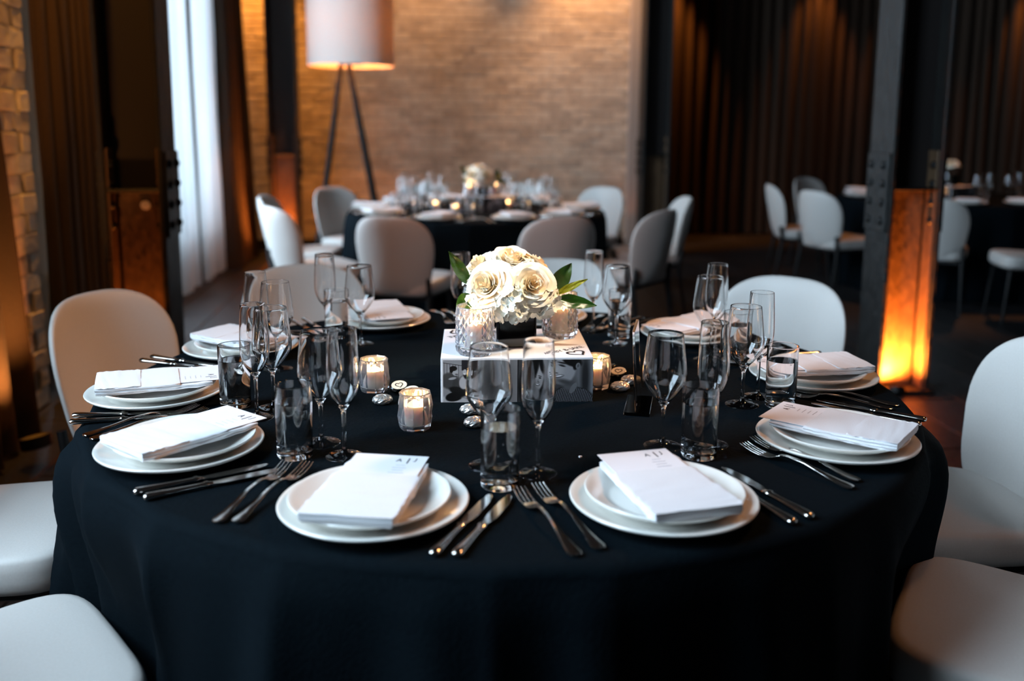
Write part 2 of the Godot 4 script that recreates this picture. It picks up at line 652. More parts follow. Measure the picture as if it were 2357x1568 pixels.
func curtain(wide: float, high: float, folds: float, deep: float, flare := 0.0, seed_ := 1) -> ArrayMesh:
	var r := []
	var n := int(folds * 14)
	var ns := noise(seed_, 0.9, 2)
	for i in 15:
		var y := high * (1.0 - i / 14.0)
		var down := i / 14.0
		var a := []
		for k in n + 1:
			var x := float(k) / n
			var ph := x * folds + 0.35 * ns.get_noise_2d(x * folds * 0.7, down * 0.6)
			var amp := deep * (0.75 + 0.5 * ns.get_noise_2d(floorf(ph) * 1.7, 3.0))
			var fold := pow(absf(sin(PI * ph)), 0.8) - 0.5
			a.append(Vector3((x - 0.5) * wide * (1.0 + flare * down), y, fold * amp * (0.8 + 0.35 * down) + 0.02 * ns.get_noise_2d(x * 3.0, down * 2.0) + flare * down * down * 0.25))
		r.append(a)
	return sheet(r).mesh(180, false)


func hang(called: String, label: String, m: String, u: float, v: float, turn: float, wide: float, folds: float, deep: float, flare: float, seed_: int, low := 0.02) -> void:
	var o := thing(called, label, "curtain", hall(u, 0, v), YAW + turn, "curtains of the hall")
	part("fabric", curtain(wide, 5.0 - low, folds, deep, flare, seed_), M[m], o, xf(Vector3(0, low, 0)))
	part("curtain_track", box_at(Vector3(-wide / 2, 5.0, -0.03), Vector3(wide / 2, 5.2, 0.03), 0.004).mesh(30), M["black metal"], o)
	var tape := part("heading_tape", box_at(Vector3(-wide / 2, 4.92, -deep * 0.4), Vector3(wide / 2, 5.0, deep * 0.4), 0.004).mesh(30), M[m], o)
	tape.position = Vector3.ZERO


func curtains() -> void:
	var L := PI / 2
	hang("curtain", "dark curtain at the left edge, its foot lit by a floor light", "brown curtain", -1.955, 1.60, L, 0.46, 3.5, 0.12, 0.4, 5)
	hang("curtain", "brown curtain beside the nearest window, nearer the camera, outside the frame", "brown curtain", -1.98, -2.2, L, 0.6, 5, 0.13, 0.05, 12)
	hang("curtain", "brown curtain beyond the nearest window, outside the frame", "brown curtain", -1.84, 0.62, L, 1.15, 8, 0.14, 0.10, 13)
	hang("curtain", "brown curtain between the brick pier and left steel column", "brown curtain", -1.98, 3.05, L, 0.85, 7, 0.11, 0.0, 6)
	hang("curtain", "white sheer curtain over the window, nearer panel", "sheer curtain", -2.02, 5.30, L, 0.70, 5, 0.08, 0.05, 7, 0.04)
	hang("curtain", "white sheer curtain over the window, farther panel beside the dark curtain", "sheer curtain", -1.99, 6.10, L, 0.62, 4.5, 0.09, 0.08, 8, 0.04)
	hang("curtain", "dark curtain flaring at its foot, beyond the sheer curtain", "brown curtain", -1.97, 7.02, L, 0.85, 6, 0.13, 0.35, 9)
	hang("curtain", "long brown pleated curtain across the back right recess", "brown curtain", 5.5, 9.2, 0.0, 5.8, 36, 0.14, 0.0, 10)


func can_light(called: String, label: String, group: String, at: Vector3, to: Vector3, energy: float, color: Color, angle: float, size := 0.05, soft := 0.04) -> void:
	var o := thing(called, label, "light", at, 0.0, group)
	var x := Transform3D(Basis.looking_at(to - at, Vector3.UP if absf((to - at).normalized().y) < 0.99 else Vector3.RIGHT), Vector3.ZERO)
	var turn := x * Transform3D(Basis.from_euler(Vector3(-PI / 2, 0, 0)), Vector3.ZERO)
	var h := size * (2.4 if at.y > 1.0 else 0.8)
	part("housing", lathe([Vector2(0, -h), Vector2(size * 0.9, -h), Vector2(size, -h * 0.9), Vector2(size, 0.0), Vector2(size * 0.88, 0.0), Vector2(size * 0.88, -size * 0.4), Vector2(0, -size * 0.4)], 24).mesh(40), M["black metal"], o, turn)
	if at.y > 3.0:
		part("stem", tube([Vector3(0, size, 0), Vector3(0, 5.2 - at.y, 0)], [0.012], 8).mesh(50), M["black metal"], o)
	part("lens", lathe([Vector2(0, -size * 0.39), Vector2(size * 0.86, -size * 0.36), Vector2(0, -size * 0.26)], 12).mesh(40), M["amber lens"], o, turn)
	var l := SpotLight3D.new()
	l.name = "beam"
	l.light_color = color
	l.light_energy = energy
	l.spot_angle = angle
	l.spot_angle_attenuation = 0.8
	l.spot_range = 14.0
	l.spot_attenuation = 2.0
	l.light_size = soft
	l.shadow_enabled = true
	o.add_child(l)
	l.transform = Transform3D(x.basis, (to - at).normalized() * 0.01)


func lamps() -> void:
	var amber := Color(1.0, 0.53, 0.20)
	var warm := Color(1.0, 0.68, 0.36)
	var g := "floor uplights of the hall"
	for c in [[-1.46, 2.37, "left steel column", 1.0, 0.05], [2.315, 2.41, "right glowing steel column", 6.0, -0.04], [-1.5, 7.3, "far left steel column", 4.5, 0.04]]:
		can_light("floor_uplight", "small black floor uplight at the foot of the " + c[2], g, hall(c[0] + c[4], 0.045, c[1] - 0.13), hall(c[0] + c[4] * 0.5, 0.5, c[1]), c[3], amber, 80, 0.04)
	can_light("floor_uplight", "black floor uplight glaring under the left edge curtain", g, hall(-1.69, 0.13, 1.60), hall(-1.88, 1.1, 1.72), 1.8, Color(1.0, 0.66, 0.34), 45, 0.06)
	can_light("floor_uplight", "small floor uplight at the right end of brick wall", g, hall(2.10, 0.05, 7.72), hall(2.2, 1.4, 7.9), 0.12, amber, 35, 0.045)
	g = "ceiling spotlights above the frame"
	can_light("ceiling_spotlight", "warm ceiling spotlight washing the brick corner behind the left column", g, hall(-1.85, 3.45, 7.45), hall(-1.95, 1.6, 8.0), 5.0, Color(1.0, 0.62, 0.25), 40)
	can_light("ceiling_spotlight", "warm ceiling spotlight washing the right end of brick wall", g, hall(1.55, 3.45, 7.2), hall(1.75, 2.2, 8.0), 3.2, warm, 45)
	can_light("ceiling_spotlight", "warm ceiling spotlight over the middle of brick wall", g, hall(-0.2, 3.45, 7.0), hall(-0.2, 2.0, 8.0), 2.2, warm, 50)
	can_light("ceiling_spotlight", "warm ceiling spotlight over the brick pier", g, hall(-1.75, 3.45, 1.80), hall(-2.0, 1.5, 2.35), 3.2, Color(1.0, 0.68, 0.32), 34)
	can_light("ceiling_spotlight", "warm ceiling spotlight over the brown curtain behind the left column", g, hall(-1.70, 3.45, 2.85), hall(-1.95, 1.4, 3.05), 3.5, Color(1.0, 0.66, 0.28), 30)
	for k in [[2.85, 5.0, "beside the far column"], [4.75, 2.6, "left of the right column"], [5.9, 1.8, "right of its middle"], [7.55, 3.0, "near its right end"]]:
		can_light("ceiling_spotlight", "warm ceiling spotlight over the long curtain " + k[2], g, hall(k[0], 3.45, 8.92), hall(k[0], 1.2, 9.12), k[1], Color(1.0, 0.6, 0.25), 30)
	can_light("ceiling_spotlight", "warm ceiling spotlight right of front table, aimed at it", g, Vector3(2.2, 3.35, -1.2), Vector3(-0.35, 0.8, -0.1), 7.5, Color(1.0, 0.70, 0.44), 22, 0.07, 0.20)
	can_light("ceiling_spotlight", "warm ceiling spotlight in front of the flowers, aimed at them", g, Vector3(1.0, 3.35, 0.7), Vector3(0.05, 1.02, 0.0), 10.5, Color(1.0, 0.91, 0.78), 5.5, 0.07, 0.08)
	can_light("ceiling_spotlight", "warm ceiling spotlight over the chairs right of front table", g, Vector3(3.3, 3.35, 0.9), Vector3(1.15, 0.5, 0.25), 0.8, Color(1.0, 0.62, 0.36), 22, 0.05, 0.2)
	can_light("ceiling_spotlight", "warm ceiling spotlight between front and middle tables", g, Vector3(-0.9, 3.35, -0.9), Vector3(-0.3, 0.6, -3.2), 2.6, Color(1.0, 0.62, 0.36), 24)
	can_light("ceiling_spotlight", "warm ceiling spotlight aimed at the middle table", g, Vector3(1.0, 3.35, -6.3), Vector3(-0.18, 0.85, -4.47), 9.0, Color(1.0, 0.70, 0.42), 18)
	can_light("ceiling_spotlight", "warm ceiling spotlight aimed at the right side table", g, Vector3(4.6, 3.35, -6.6), Vector3(3.75, 0.8, -5.9), 3.0, Color(1.0, 0.62, 0.3), 26)
	# the big tripod lamp before the brick wall
	var o := thing("floor_lamp", "tall tripod floor lamp with white drum shade by brick wall", "lamp", Vector3(-1.43, 0, -6.5), 0.0)
	var sh := []
	for c in [[0.385, 1.885], [0.388, 1.882], [0.391, 1.885], [0.391, 2.66], [0.388, 2.663], [0.385, 2.66], [0.385, 1.885]]:
		sh.append(Vector2(c[0], c[1]))
	part("shade", lathe(sh, 64).mesh(40), M["lamp shade"], o)
	for k in 3:
		var a: float = [2.39, 0.20, -0.25][k]
		var d := Vector3(cos(a), 0, sin(a))
		part("leg", tube([d * 0.03 + Vector3(-0.06, 1.95, 0), d * 0.16 + Vector3(-0.06, 1.2, 0), d * 0.375 + Vector3(-0.06, 0, 0)], [0.022, 0.028, 0.026], 12).mesh(50), M["black metal"], o)
	part("hub", lathe([Vector2(0, 1.90), Vector2(0.11, 1.90), Vector2(0.11, 1.95), Vector2(0.02, 1.97), Vector2(0.02, 2.2), Vector2(0, 2.2)], 24).mesh(40), M["black metal"], o)
	var bulb := part("bulb", lathe(spline([Vector2(0, 2.2), Vector2(0.02, 2.21), Vector2(0.035, 2.26), Vector2(0.02, 2.30), Vector2(0, 2.305)], 4), 20).mesh(), M["amber lens"], o)
	var l := OmniLight3D.new()
	l.name = "glow"
	l.position = Vector3(0, 2.26, 0)
	l.light_color = Color(1.0, 0.58, 0.26)
	l.light_energy = 1.6
	l.omni_range = 14.0
	l.omni_attenuation = 2.0
	l.light_size = 0.03
	l.shadow_enabled = true
	o.add_child(l)


# ---------------------------------------------------------------- furniture
func make_chair(o: Node3D) -> void:
	var s := Shape.new()
	var r := []
	for l in [[0.0, 0.388], [0.88, 0.388], [0.96, 0.394], [0.995, 0.408], [1.0, 0.425], [0.998, 0.445], [0.985, 0.460], [0.955, 0.470], [0.9, 0.475], [0.75, 0.479], [0.4, 0.482], [0.0, 0.483]]:
		var loop := []
		for k in (48 if l[0] > 0.0 else 1):
			var a := TAU * k / 48.0
			var x := signf(cos(a)) * pow(absf(cos(a)), 0.42)
			var z := signf(sin(a)) * pow(absf(sin(a)), 0.42)
			var w := 0.238 - 0.022 * (z * 0.5 + 0.5)
			loop.append(Vector3(x * w * l[0], l[1] - 0.006 * z * (1.0 if l[1] > 0.45 else 0.0), z * 0.235 * l[0]))
		r.append(s.row(loop))
	s.rows(r, true)
	part("seat", s.mesh(), M["white leather"], o)
	# the back: a rounded shell, bent round the sitter
	s = Shape.new()
	r = []
	var sc := [0.0, 0.35, 0.65, 0.82, 0.91, 0.96, 0.985, 1.0]
	for side in [1.0, -1.0]:
		for i in sc.size():
			if side < 0.0 and i == 0:
				continue
			var q: float = sc[i] if side > 0.0 else sc[sc.size() - 1 - i]
			var thick: float = 0.024 * pow(maxf(0.0, 1.0 - pow(q, 7.0)), 0.5) * side
			var loop := []
			for k in (64 if q > 0.0 else 1):
				var a := TAU * k / 64.0
				var n := 0.66 if sin(a) > 0.0 else 0.36
				var x := signf(cos(a)) * pow(absf(cos(a)), n)
				var y := signf(sin(a)) * pow(absf(sin(a)), n)
				y = 0.635 + (0.222 if y > 0.0 else 0.235) * y
				var w := 0.242
				if y < 0.68:
					w *= 1.0 - 0.20 * pow((0.68 - y) / 0.28, 1.6)
				var px := x * w * q
				var py := 0.635 + (y - 0.635) * q
				var z := 0.225 + 0.26 * (py - 0.4) - 0.12 * pow(py - 0.4, 2.0) - px * px * 1.45
				loop.append(Vector3(px, py, z + thick))
			r.append(s.row(loop))
	s.rows(r, true)
	part("backrest", s.mesh(), M["white leather"], o)
	part("seat_frame", box_at(Vector3(-0.19, 0.365, -0.19), Vector3(0.19, 0.388, 0.20), 0.004).mesh(30), M["black metal"], o)
	for x in [-1, 1]:
		part("leg", tube([Vector3(x * 0.18, 0.375, -0.18), Vector3(x * 0.205, 0.0, -0.215)], [0.016, 0.010], 12).mesh(50), M["black metal"], o)
		part("leg", tube([Vector3(x * 0.215, 0.50, 0.225), Vector3(x * 0.21, 0.36, 0.205), Vector3(x * 0.225, 0.0, 0.265)], [0.014, 0.016, 0.010], 12).mesh(50), M["black metal"], o)


func chair(centre: Vector3, deg: float, r: float, label: String, group: String, twist := 0.0) -> void:
	var a := deg_to_rad(deg)
	once("chair", make_chair, "dining_chair", label, "chair", centre + Vector3(sin(a) * r, 0, cos(a) * r), a + twist, group)


func cloth(centre: Vector3, label: String, seed_: int, group: String, bulges := [], pleats := []) -> void:
	var s := Shape.new()
	var n := 520
	var ns := noise(seed_, 1.0, 2)
	var r := [s.row([Vector3(0, TOP, 0)])]
	for c in [0.3, 0.6, 0.8, 0.875, 0.895]:
		r.append(s.row(ring(c, TOP, n)))
	var folds := []
	for k in n:
		var a := TAU * k / n
		# folds of uneven width and depth, sharper on their crests
		var at := fposmod(PI / 2 - a + PI, TAU) - PI
		var ph := at * 10.0 + 3.0 * ns.get_noise_2d(cos(a) * 1.4 + 5.0, sin(a) * 1.4)
		var crest := 0.62 - pow(absf(sin(ph)), 0.75)
		folds.append(crest * (0.036 + 0.028 * ns.get_noise_2d(cos(a) * 2.0 + 9.0, sin(a) * 2.0) + 0.055 * exp(-pow((at + 0.95) / 0.42, 2.0))))
	for i in 7:
		var t := i / 6.0 * PI / 2
		var loop := []
		for k in n:
			var a := TAU * k / n
			var rr: float = 0.895 + 0.022 * sin(t) + 0.12 * folds[k] * t
			loop.append(Vector3(rr * cos(a), TOP - 0.022 * (1.0 - cos(t)), rr * sin(a)))
		r.append(s.row(loop))
	for i in range(1, 29):
		var t := i / 28.0
		var y := TOP - 0.022 - t * (TOP - 0.032)
		var loop := []
		for k in n:
			var a := TAU * k / n
			var grow := pow(t, 0.75)
			var rr: float = 0.917 + 0.030 * pow(t, 0.35) + folds[k] * pow(t, 0.55) + 0.012 * ns.get_noise_3d(cos(a) * 4.0, t * 2.2, sin(a) * 4.0) * t
			var seat := fposmod(PI / 2 - a + PI, TAU) - PI      # degrees as the chairs are counted
			for c in pleats:      # a long slanting fold: where, how narrow, how deep, how far it slants
				var off := (seat - deg_to_rad(c[0] + c[3] * t)) / deg_to_rad(c[1])
				rr += c[2] * pow(t, 0.6) * (exp(-off * off) - 0.45 * exp(-pow((off + 1.9) / 1.3, 2.0)))
			for c in bulges:      # where the cloth stands out, and where a chair pushes it in
				var near := exp(-pow((seat - deg_to_rad(c[0])) / deg_to_rad(c[1]), 4.0))
				if c[2] > 0.0:
					rr += c[2] * near * sin(PI * clampf(pow(t, 0.5), 0.0, 1.0))
				else:
					rr -= near * (0.917 + 0.030 * pow(t, 0.35) + c[2]) * smoothstep(0.0, 0.36, t) + near * 0.5 * folds[k] * smoothstep(0.1, 0.4, t)
			var sway := 0.03 * grow * ns.get_noise_3d(cos(a) * 2.0, t * 1.5 + 4.0, sin(a) * 2.0)
			loop.append(Vector3(rr * cos(a + sway), y, rr * sin(a + sway)))
		r.append(s.row(loop))
	s.rows(r, true)
	solo("tablecloth", s.mesh(180, false), M["black linen"], label, "tablecloth", centre, 0.0, group)


# ---------------------------------------------------------------- tableware
func make_charger(o: Node3D) -> void:
	var p := [Vector2(0, 0.004), Vector2(0.084, 0.004), Vector2(0.086, 0.0), Vector2(0.092, 0.0), Vector2(0.096, 0.004), Vector2(0.125, 0.0095), Vector2(0.1465, 0.018), Vector2(0.1495, 0.0205), Vector2(0.150, 0.0225), Vector2(0.1487, 0.024), Vector2(0.1455, 0.0237), Vector2(0.140, 0.0222), Vector2(0.122, 0.0155), Vector2(0.104, 0.0105), Vector2(0.097, 0.009), Vector2(0, 0.0088)]
	part("body", lathe(p, 72).mesh(50), M["china"], o)


func make_plate(o: Node3D) -> void:
	var p := [Vector2(0, 0.004), Vector2(0.070, 0.004), Vector2(0.072, 0.0), Vector2(0.078, 0.0), Vector2(0.081, 0.004), Vector2(0.106, 0.0115), Vector2(0.1245, 0.021), Vector2(0.127, 0.0235), Vector2(0.1275, 0.0255), Vector2(0.1262, 0.0268), Vector2(0.1235, 0.0264), Vector2(0.119, 0.0248), Vector2(0.103, 0.0175), Vector2(0.090, 0.0115), Vector2(0.083, 0.0094), Vector2(0, 0.009)]
	part("body", lathe(p, 72).mesh(50), M["china"], o)


func fold_slab(z0: float, z1: float, w: float, y0: float, h: float, sag: float, seed_: int) -> Shape:
	# a folded cloth: layers with rounded folds at the sides
	var s := Shape.new()
	var ns := noise(seed_, 6.0, 2)
	var r := []
	var n := 15
	for i in n:
		var t := i / float(n - 1)
		var z := lerpf(z0, z1, t)
		var k := 0.0025 if i == 0 or i == n - 1 else 0.0
		var loop := []
		for c in [[1.0, 0.25], [0.985, 0.46], [0.94, 0.5], [0.985, 0.54], [1.0, 0.76], [0.985, 0.95], [0.9, 1.0], [0.45, 1.04], [0.0, 1.05], [-0.45, 1.04], [-0.9, 1.0], [-0.985, 0.95], [-1.0, 0.76], [-0.985, 0.54], [-0.94, 0.5], [-0.985, 0.46], [-1.0, 0.25], [-0.97, 0.04], [-0.9, 0.0], [0.0, 0.0], [0.9, 0.0], [0.97, 0.04]]:
			var x: float = c[0] * (w - k) + 0.0022 * ns.get_noise_2d(z * 60.0, c[1] * 3.0)
			var y: float = y0 + h * (0.5 + (c[1] - 0.5) * (1.0 - k * 60.0)) - sag * (1.0 - pow(z / 0.125, 2.0)) + 0.0018 * ns.get_noise_2d(z * 40.0 + 7.0, c[0] * 2.0)
			loop.append(Vector3(x, y, z))
		r.append(s.row(loop))
	var mid0 := Vector3(0, y0 + h * 0.5 - sag * (1.0 - pow(z0 / 0.125, 2.0)), z0 - 0.0005)
	var mid1 := Vector3(0, y0 + h * 0.5 - sag * (1.0 - pow(z1 / 0.125, 2.0)), z1 + 0.0005)
	s.rows([s.row([mid0])] + r + [s.row([mid1])], true)
	return s


func make_napkin(o: Node3D) -> void:
	part("folded_body", fold_slab(-0.112, 0.124, 0.071, 0.0, 0.0105, 0.002, 3).mesh(75), M["white napkin"], o)
	part("pocket", fold_slab(-0.045, 0.1255, 0.0735, 0.0030, 0.0125, 0.002, 4).mesh(75), M["white napkin"], o)
	part("upper_fold", fold_slab(0.035, 0.126, 0.0725, 0.0148, 0.0025, 0.002, 5).mesh(75), M["white napkin"], o)


func letters(text: String, high: float, m: String, parent: Node, x: Transform3D) -> void:
	var t := TextMesh.new()
	var f := SystemFont.new()
	f.font_names = PackedStringArray(["Droid Sans"])
	t.font = f
	t.text = text
	t.font_size = 32
	t.pixel_size = high / 24.0
	t.depth = 0.0003
	t.curve_step = 1.0
	part("lettering", t, M[m], parent, x)


func make_menu(o: Node3D) -> void:
	part("card", sheet_slab(0.064, -0.136, 0.10, 0.0005).mesh(40), M["card"], o)
	var flat := Vector3(-PI / 2, 0, 0)
	letters("A", 0.0125, "ink", o, xf(Vector3(0.018, 0.0012, -0.112), flat))
	letters("|", 0.0170, "ink", o, xf(Vector3(0.0335, 0.0012, -0.113), flat))
	letters("J", 0.0125, "ink", o, xf(Vector3(0.046, 0.0012, -0.117), flat))
	for k in 5:      # lines of print too small to read
		var w: float = [0.016, 0.024, 0.019, 0.026, 0.021][k]
		part("print_line", cbox(Vector3(w, 0.0004, 0.0012), 0.0001).mesh(30), M["pale ink"], o, xf(Vector3(0.026, 0.0012, -0.090 + k * 0.011)))


func sheet_slab(w: float, z0: float, z1: float, h: float) -> Shape:
	return box_at(Vector3(-w, 0, z0), Vector3(w, h * 2.0, z1), 0.0003)


func make_knife(o: Node3D) -> void:
	# lies along z, handle towards +z
	var path := []
	var rad := []
	for c in [[0.118, 0.003], [0.117, 0.0065], [0.112, 0.0092], [0.10, 0.0088], [0.07, 0.0070], [0.04, 0.0058], [0.022, 0.0058], [0.019, 0.0078], [0.015, 0.0080], [0.012, 0.0058], [0.006, 0.0045]]:
		path.append(Vector3(0, 0.0062, c[0]))
		rad.append(c[1])
	part("handle", tube(path, rad, 14, 0.66).mesh(60), M["silver"], o)
	var poly := []
	for c in [[-0.006, 0.055], [0.005, 0.055], [0.0105, 0.035], [0.0115, 0.0], [0.0105, -0.032], [0.006, -0.055], [0.0, -0.063], [-0.004, -0.060], [-0.0075, -0.03], [-0.0075, 0.03]]:
		poly.append(Vector2(c[0], c[1]))
	part("blade", prism(poly, 0.0048, 0.0068, 0.0007).moved(xf(Vector3(0, 0, -0.048))).mesh(40), M["silver"], o)


func make_fork(o: Node3D) -> void:
	var path := []
	var wide := []
	var thick := []
	for c in [[0.120, 0.0045, 0.003], [0.118, 0.0045, 0.0085], [0.110, 0.0047, 0.0112], [0.09, 0.006, 0.0085], [0.06, 0.0095, 0.0052], [0.02, 0.0155, 0.0036], [-0.02, 0.0165, 0.0034], [-0.035, 0.0135, 0.0042]]:
		path.append(Vector3(0, c[1], c[0]))
		wide.append(c[2])
		thick.append(0.0018)
	part("handle", strip(path, wide, thick).mesh(50), M["silver"], o)
	path = []
	wide = []
	thick = []
	for c in [[-0.033, 0.0138, 0.0042], [-0.043, 0.0088, 0.0085], [-0.055, 0.0052, 0.0118], [-0.068, 0.0042, 0.0125], [-0.074, 0.0043, 0.0127]]:
		path.append(Vector3(0, c[1], c[0]))
		wide.append(c[2])
		thick.append(0.0012)
	part("neck", strip(path, wide, thick).mesh(50), M["silver"], o)
	for k in 4:
		var x := -0.0106 + k * 0.00707
		var pt := [Vector3(x, 0.0043, -0.0725), Vector3(x, 0.0052, -0.09), Vector3(x * 0.99, 0.008, -0.106), Vector3(x * 0.97, 0.0118, -0.121), Vector3(x * 0.96, 0.0125, -0.1235)]
		part("tine", tube(pt, [0.0021, 0.0020, 0.0018, 0.0013, 0.0006], 8, 0.75).mesh(60), M["silver"], o)


func make_wine(o: Node3D) -> void:
	var outer := spline([Vector2(0.0365, 0.0012), Vector2(0.030, 0.0032), Vector2(0.014, 0.0062), Vector2(0.0058, 0.013), Vector2(0.0040, 0.030), Vector2(0.0038, 0.060), Vector2(0.0052, 0.078), Vector2(0.0125, 0.090), Vector2(0.028, 0.108), Vector2(0.0395, 0.127), Vector2(0.0418, 0.140), Vector2(0.0408, 0.158), Vector2(0.0372, 0.190), Vector2(0.0335, 0.2212)], 4)
	var inner := spline([Vector2(0.0324, 0.2212), Vector2(0.0361, 0.190), Vector2(0.0397, 0.158), Vector2(0.0406, 0.140), Vector2(0.0383, 0.1275), Vector2(0.0268, 0.109), Vector2(0.012, 0.0925), Vector2(0.004, 0.0875), Vector2(0.0, 0.087)], 4)
	part("bowl_and_stem", lathe([Vector2(0, 0.0), Vector2(0.034, 0.0), Vector2(0.0362, 0.0004)] + outer + [Vector2(0.0330, 0.2219)] + inner, 48).mesh(), M["glass"], o)


func make_flute(o: Node3D) -> void:
	var outer := spline([Vector2(0.0340, 0.0012), Vector2(0.028, 0.0030), Vector2(0.013, 0.0058), Vector2(0.0054, 0.012), Vector2(0.0038, 0.030), Vector2(0.0038, 0.070), Vector2(0.0052, 0.088), Vector2(0.0115, 0.098), Vector2(0.0215, 0.113), Vector2(0.0285, 0.134), Vector2(0.0300, 0.156), Vector2(0.0290, 0.190), Vector2(0.0262, 0.2412)], 4)
	var inner := spline([Vector2(0.0251, 0.2412), Vector2(0.0279, 0.190), Vector2(0.0288, 0.156), Vector2(0.0273, 0.1345), Vector2(0.0203, 0.114), Vector2(0.010, 0.1005), Vector2(0.003, 0.0965), Vector2(0.0, 0.096)], 4)
	part("bowl_and_stem", lathe([Vector2(0, 0.0), Vector2(0.0315, 0.0), Vector2(0.0337, 0.0004)] + outer + [Vector2(0.0257, 0.2419)] + inner, 48).mesh(), M["glass"], o)


func make_tumbler(o: Node3D) -> void:
	var p := [Vector2(0, 0.0006), Vector2(0.027, 0.0), Vector2(0.0305, 0.0008), Vector2(0.0322, 0.003), Vector2(0.0326, 0.008), Vector2(0.0332, 0.07), Vector2(0.0338, 0.1355), Vector2(0.0334, 0.1372), Vector2(0.0325, 0.1375), Vector2(0.0316, 0.1365), Vector2(0.0311, 0.07), Vector2(0.0306, 0.018), Vector2(0.0285, 0.0135), Vector2(0.022, 0.0118), Vector2(0, 0.0112)]
	part("glass_body", lathe(p, 48).mesh(35), M["glass"], o)
	part("water", lathe([Vector2(0, 0.0108), Vector2(0.0222, 0.0114), Vector2(0.0288, 0.0132), Vector2(0.0309, 0.018), Vector2(0.0314, 0.07), Vector2(0.0317, 0.1055), Vector2(0.0305, 0.1040), Vector2(0, 0.1038)], 48).mesh(40), M["water"], o)


# seat: polar place round the table centre, its phrase, and where its glasses stand (inwards from the centre, to the right)
func setting(centre: Vector3, deg: float, rad: float, at: Vector2, phrase: String, where: String, glasses: Array, knives: Array, forks: Array, napkin_turn: float, full := true) -> void:
	var a := deg_to_rad(deg)
	var rot := Basis(Vector3.UP, a)
	var pos := centre + rot * Vector3(0, 0, rad) if at == Vector2.ZERO else centre + Vector3(at.x, 0, at.y)
	var y := Vector3(0, TOP, 0)
	var tail := " at " + phrase
	once("charger", make_charger, "charger_plate", "wide white charger plate" + tail, "plate", pos + y, 0.0, "charger plates on " + where)
	var jx := Vector3(rng.randf_range(-0.008, 0.008), 0, rng.randf_range(-0.006, 0.006))
	once("plate", make_plate, "dinner_plate", "smaller white plate on the charger" + tail, "plate", pos + jx + y + Vector3(0, 0.0089, 0), 0.0, "dinner plates on " + where)
	var nb := Vector3(0, 0.0345, 0) + jx
	var nt := deg_to_rad(napkin_turn)
	once("napkin", make_napkin, "napkin", "folded white napkin" + tail, "napkin", pos + y + nb, nt, "napkins on " + where)
	if full:
		once("menu", make_menu, "menu_card", "printed menu card in napkin" + tail, "menu", pos + y + nb + Vector3(0, 0.0107, 0), nt, "menu cards on " + where)
	for g in glasses:
		var gp: Vector3 = centre + rot * Vector3(g[1], 0, g[2]) if g.size() < 4 else centre + Vector3(g[1], 0, g[2])
		if g[0] == "t":
			once("tumbler", make_tumbler, "water_glass", "straight glass of water" + tail, "glass", gp + y, 0.0, "water glasses on " + where)
		elif g[0] == "w":
			once("wine", make_wine, "wine_glass", "empty stemmed wine glass" + tail, "glass", gp + y, 0.0, "wine glasses on " + where)
		else:
			once("flute", make_flute, "champagne_flute", "empty champagne flute" + tail, "glass", gp + y, 0.0, "champagne flutes on " + where)
	for list in [[knives, "knife", "table_knife", make_knife], [forks, "fork", "table_fork", make_fork]]:
		var i := 0
		for k in list[0]:
			var kp: Vector3 = centre + rot * Vector3(k[0], 0, k[1]) if k.size() < 4 else centre + Vector3(k[0], 0, k[1])
			var kt: float = (a + deg_to_rad(k[2])) if k.size() < 4 else deg_to_rad(k[2])
			once(list[1], list[3], list[2], "silver %s, %s of the pair" % [list[1], "inner" if i == 0 else "outer"] + tail, list[1], kp + y, kt, "%s on %s" % [{"knife": "knives", "fork": "forks"}[list[1]], where])
			i += 1


func diamond(r: float, h: float, n: int, bands: int, low: float, top: float) -> Shape:
	# a cut-glass tumbler: a net of diamonds, every diamond with a raised point
	var s := Shape.new()
	var rw := []
	for i in bands + 1:
		var loop := []
		for k in n:
			var a := TAU * (k + (0.5 if i % 2 else 0.0)) / n
			loop.append(Vector3(r * low * cos(a), 0.006 + (h - 0.013) * i / bands, r * low * sin(a)))
		rw.append(s.row(loop))
	var bot := s.row(ring(r * 0.86, 0.0, n))
	s.rows([s.row([Vector3.ZERO]), bot, rw[0]], true)
	for i in range(1, bands):
		for k in n:
			# the diamond round the gap between two points of row i
			var k2 := (k + 1) % n
			var up: int = rw[i + 1][k2 if i % 2 else k]
			var dn: int = rw[i - 1][k2 if i % 2 else k]
			var a := TAU * (k + 0.5 + (0.5 if i % 2 else 0.0)) / n
			var c := s.p(Vector3(r * top * cos(a), 0.006 + (h - 0.013) * i / bands, r * top * sin(a)))
			for e in [[rw[i][k], dn], [dn, rw[i][k2]], [rw[i][k2], up], [up, rw[i][k]]]:
				s.t(e[0], e[1], c)
	# half diamonds along the foot and the lip
	for k in n:
		var k2 := (k + 1) % n
		s.t(rw[0][k], rw[0][k2], rw[1][k])
		var j := bands
		s.t(rw[j][k], rw[j - 1][k2 if j % 2 else k], rw[j][k2])
	var inn := [rw[bands], s.row(ring(r * 0.95, h - 0.001, n)), s.row(ring(r * 0.91, h, n)), s.row(ring(r * 0.84, h - 0.003, n)), s.row(ring(r * 0.80, h * 0.3, n)), s.row(ring(r * 0.74, h * 0.17, n)), s.row([Vector3(0, h * 0.15, 0)])]
	s.rows(inn, true)
	return s


func make_holder(big: bool) -> Callable:
	return func(o: Node3D) -> void:
		var s := diamond(0.0435, 0.108, 17, 9, 0.96, 1.02) if big else diamond(0.0345, 0.076, 9, 3, 0.94, 1.045)
		part("holder", s.mesh(14), M["cut glass"], o)


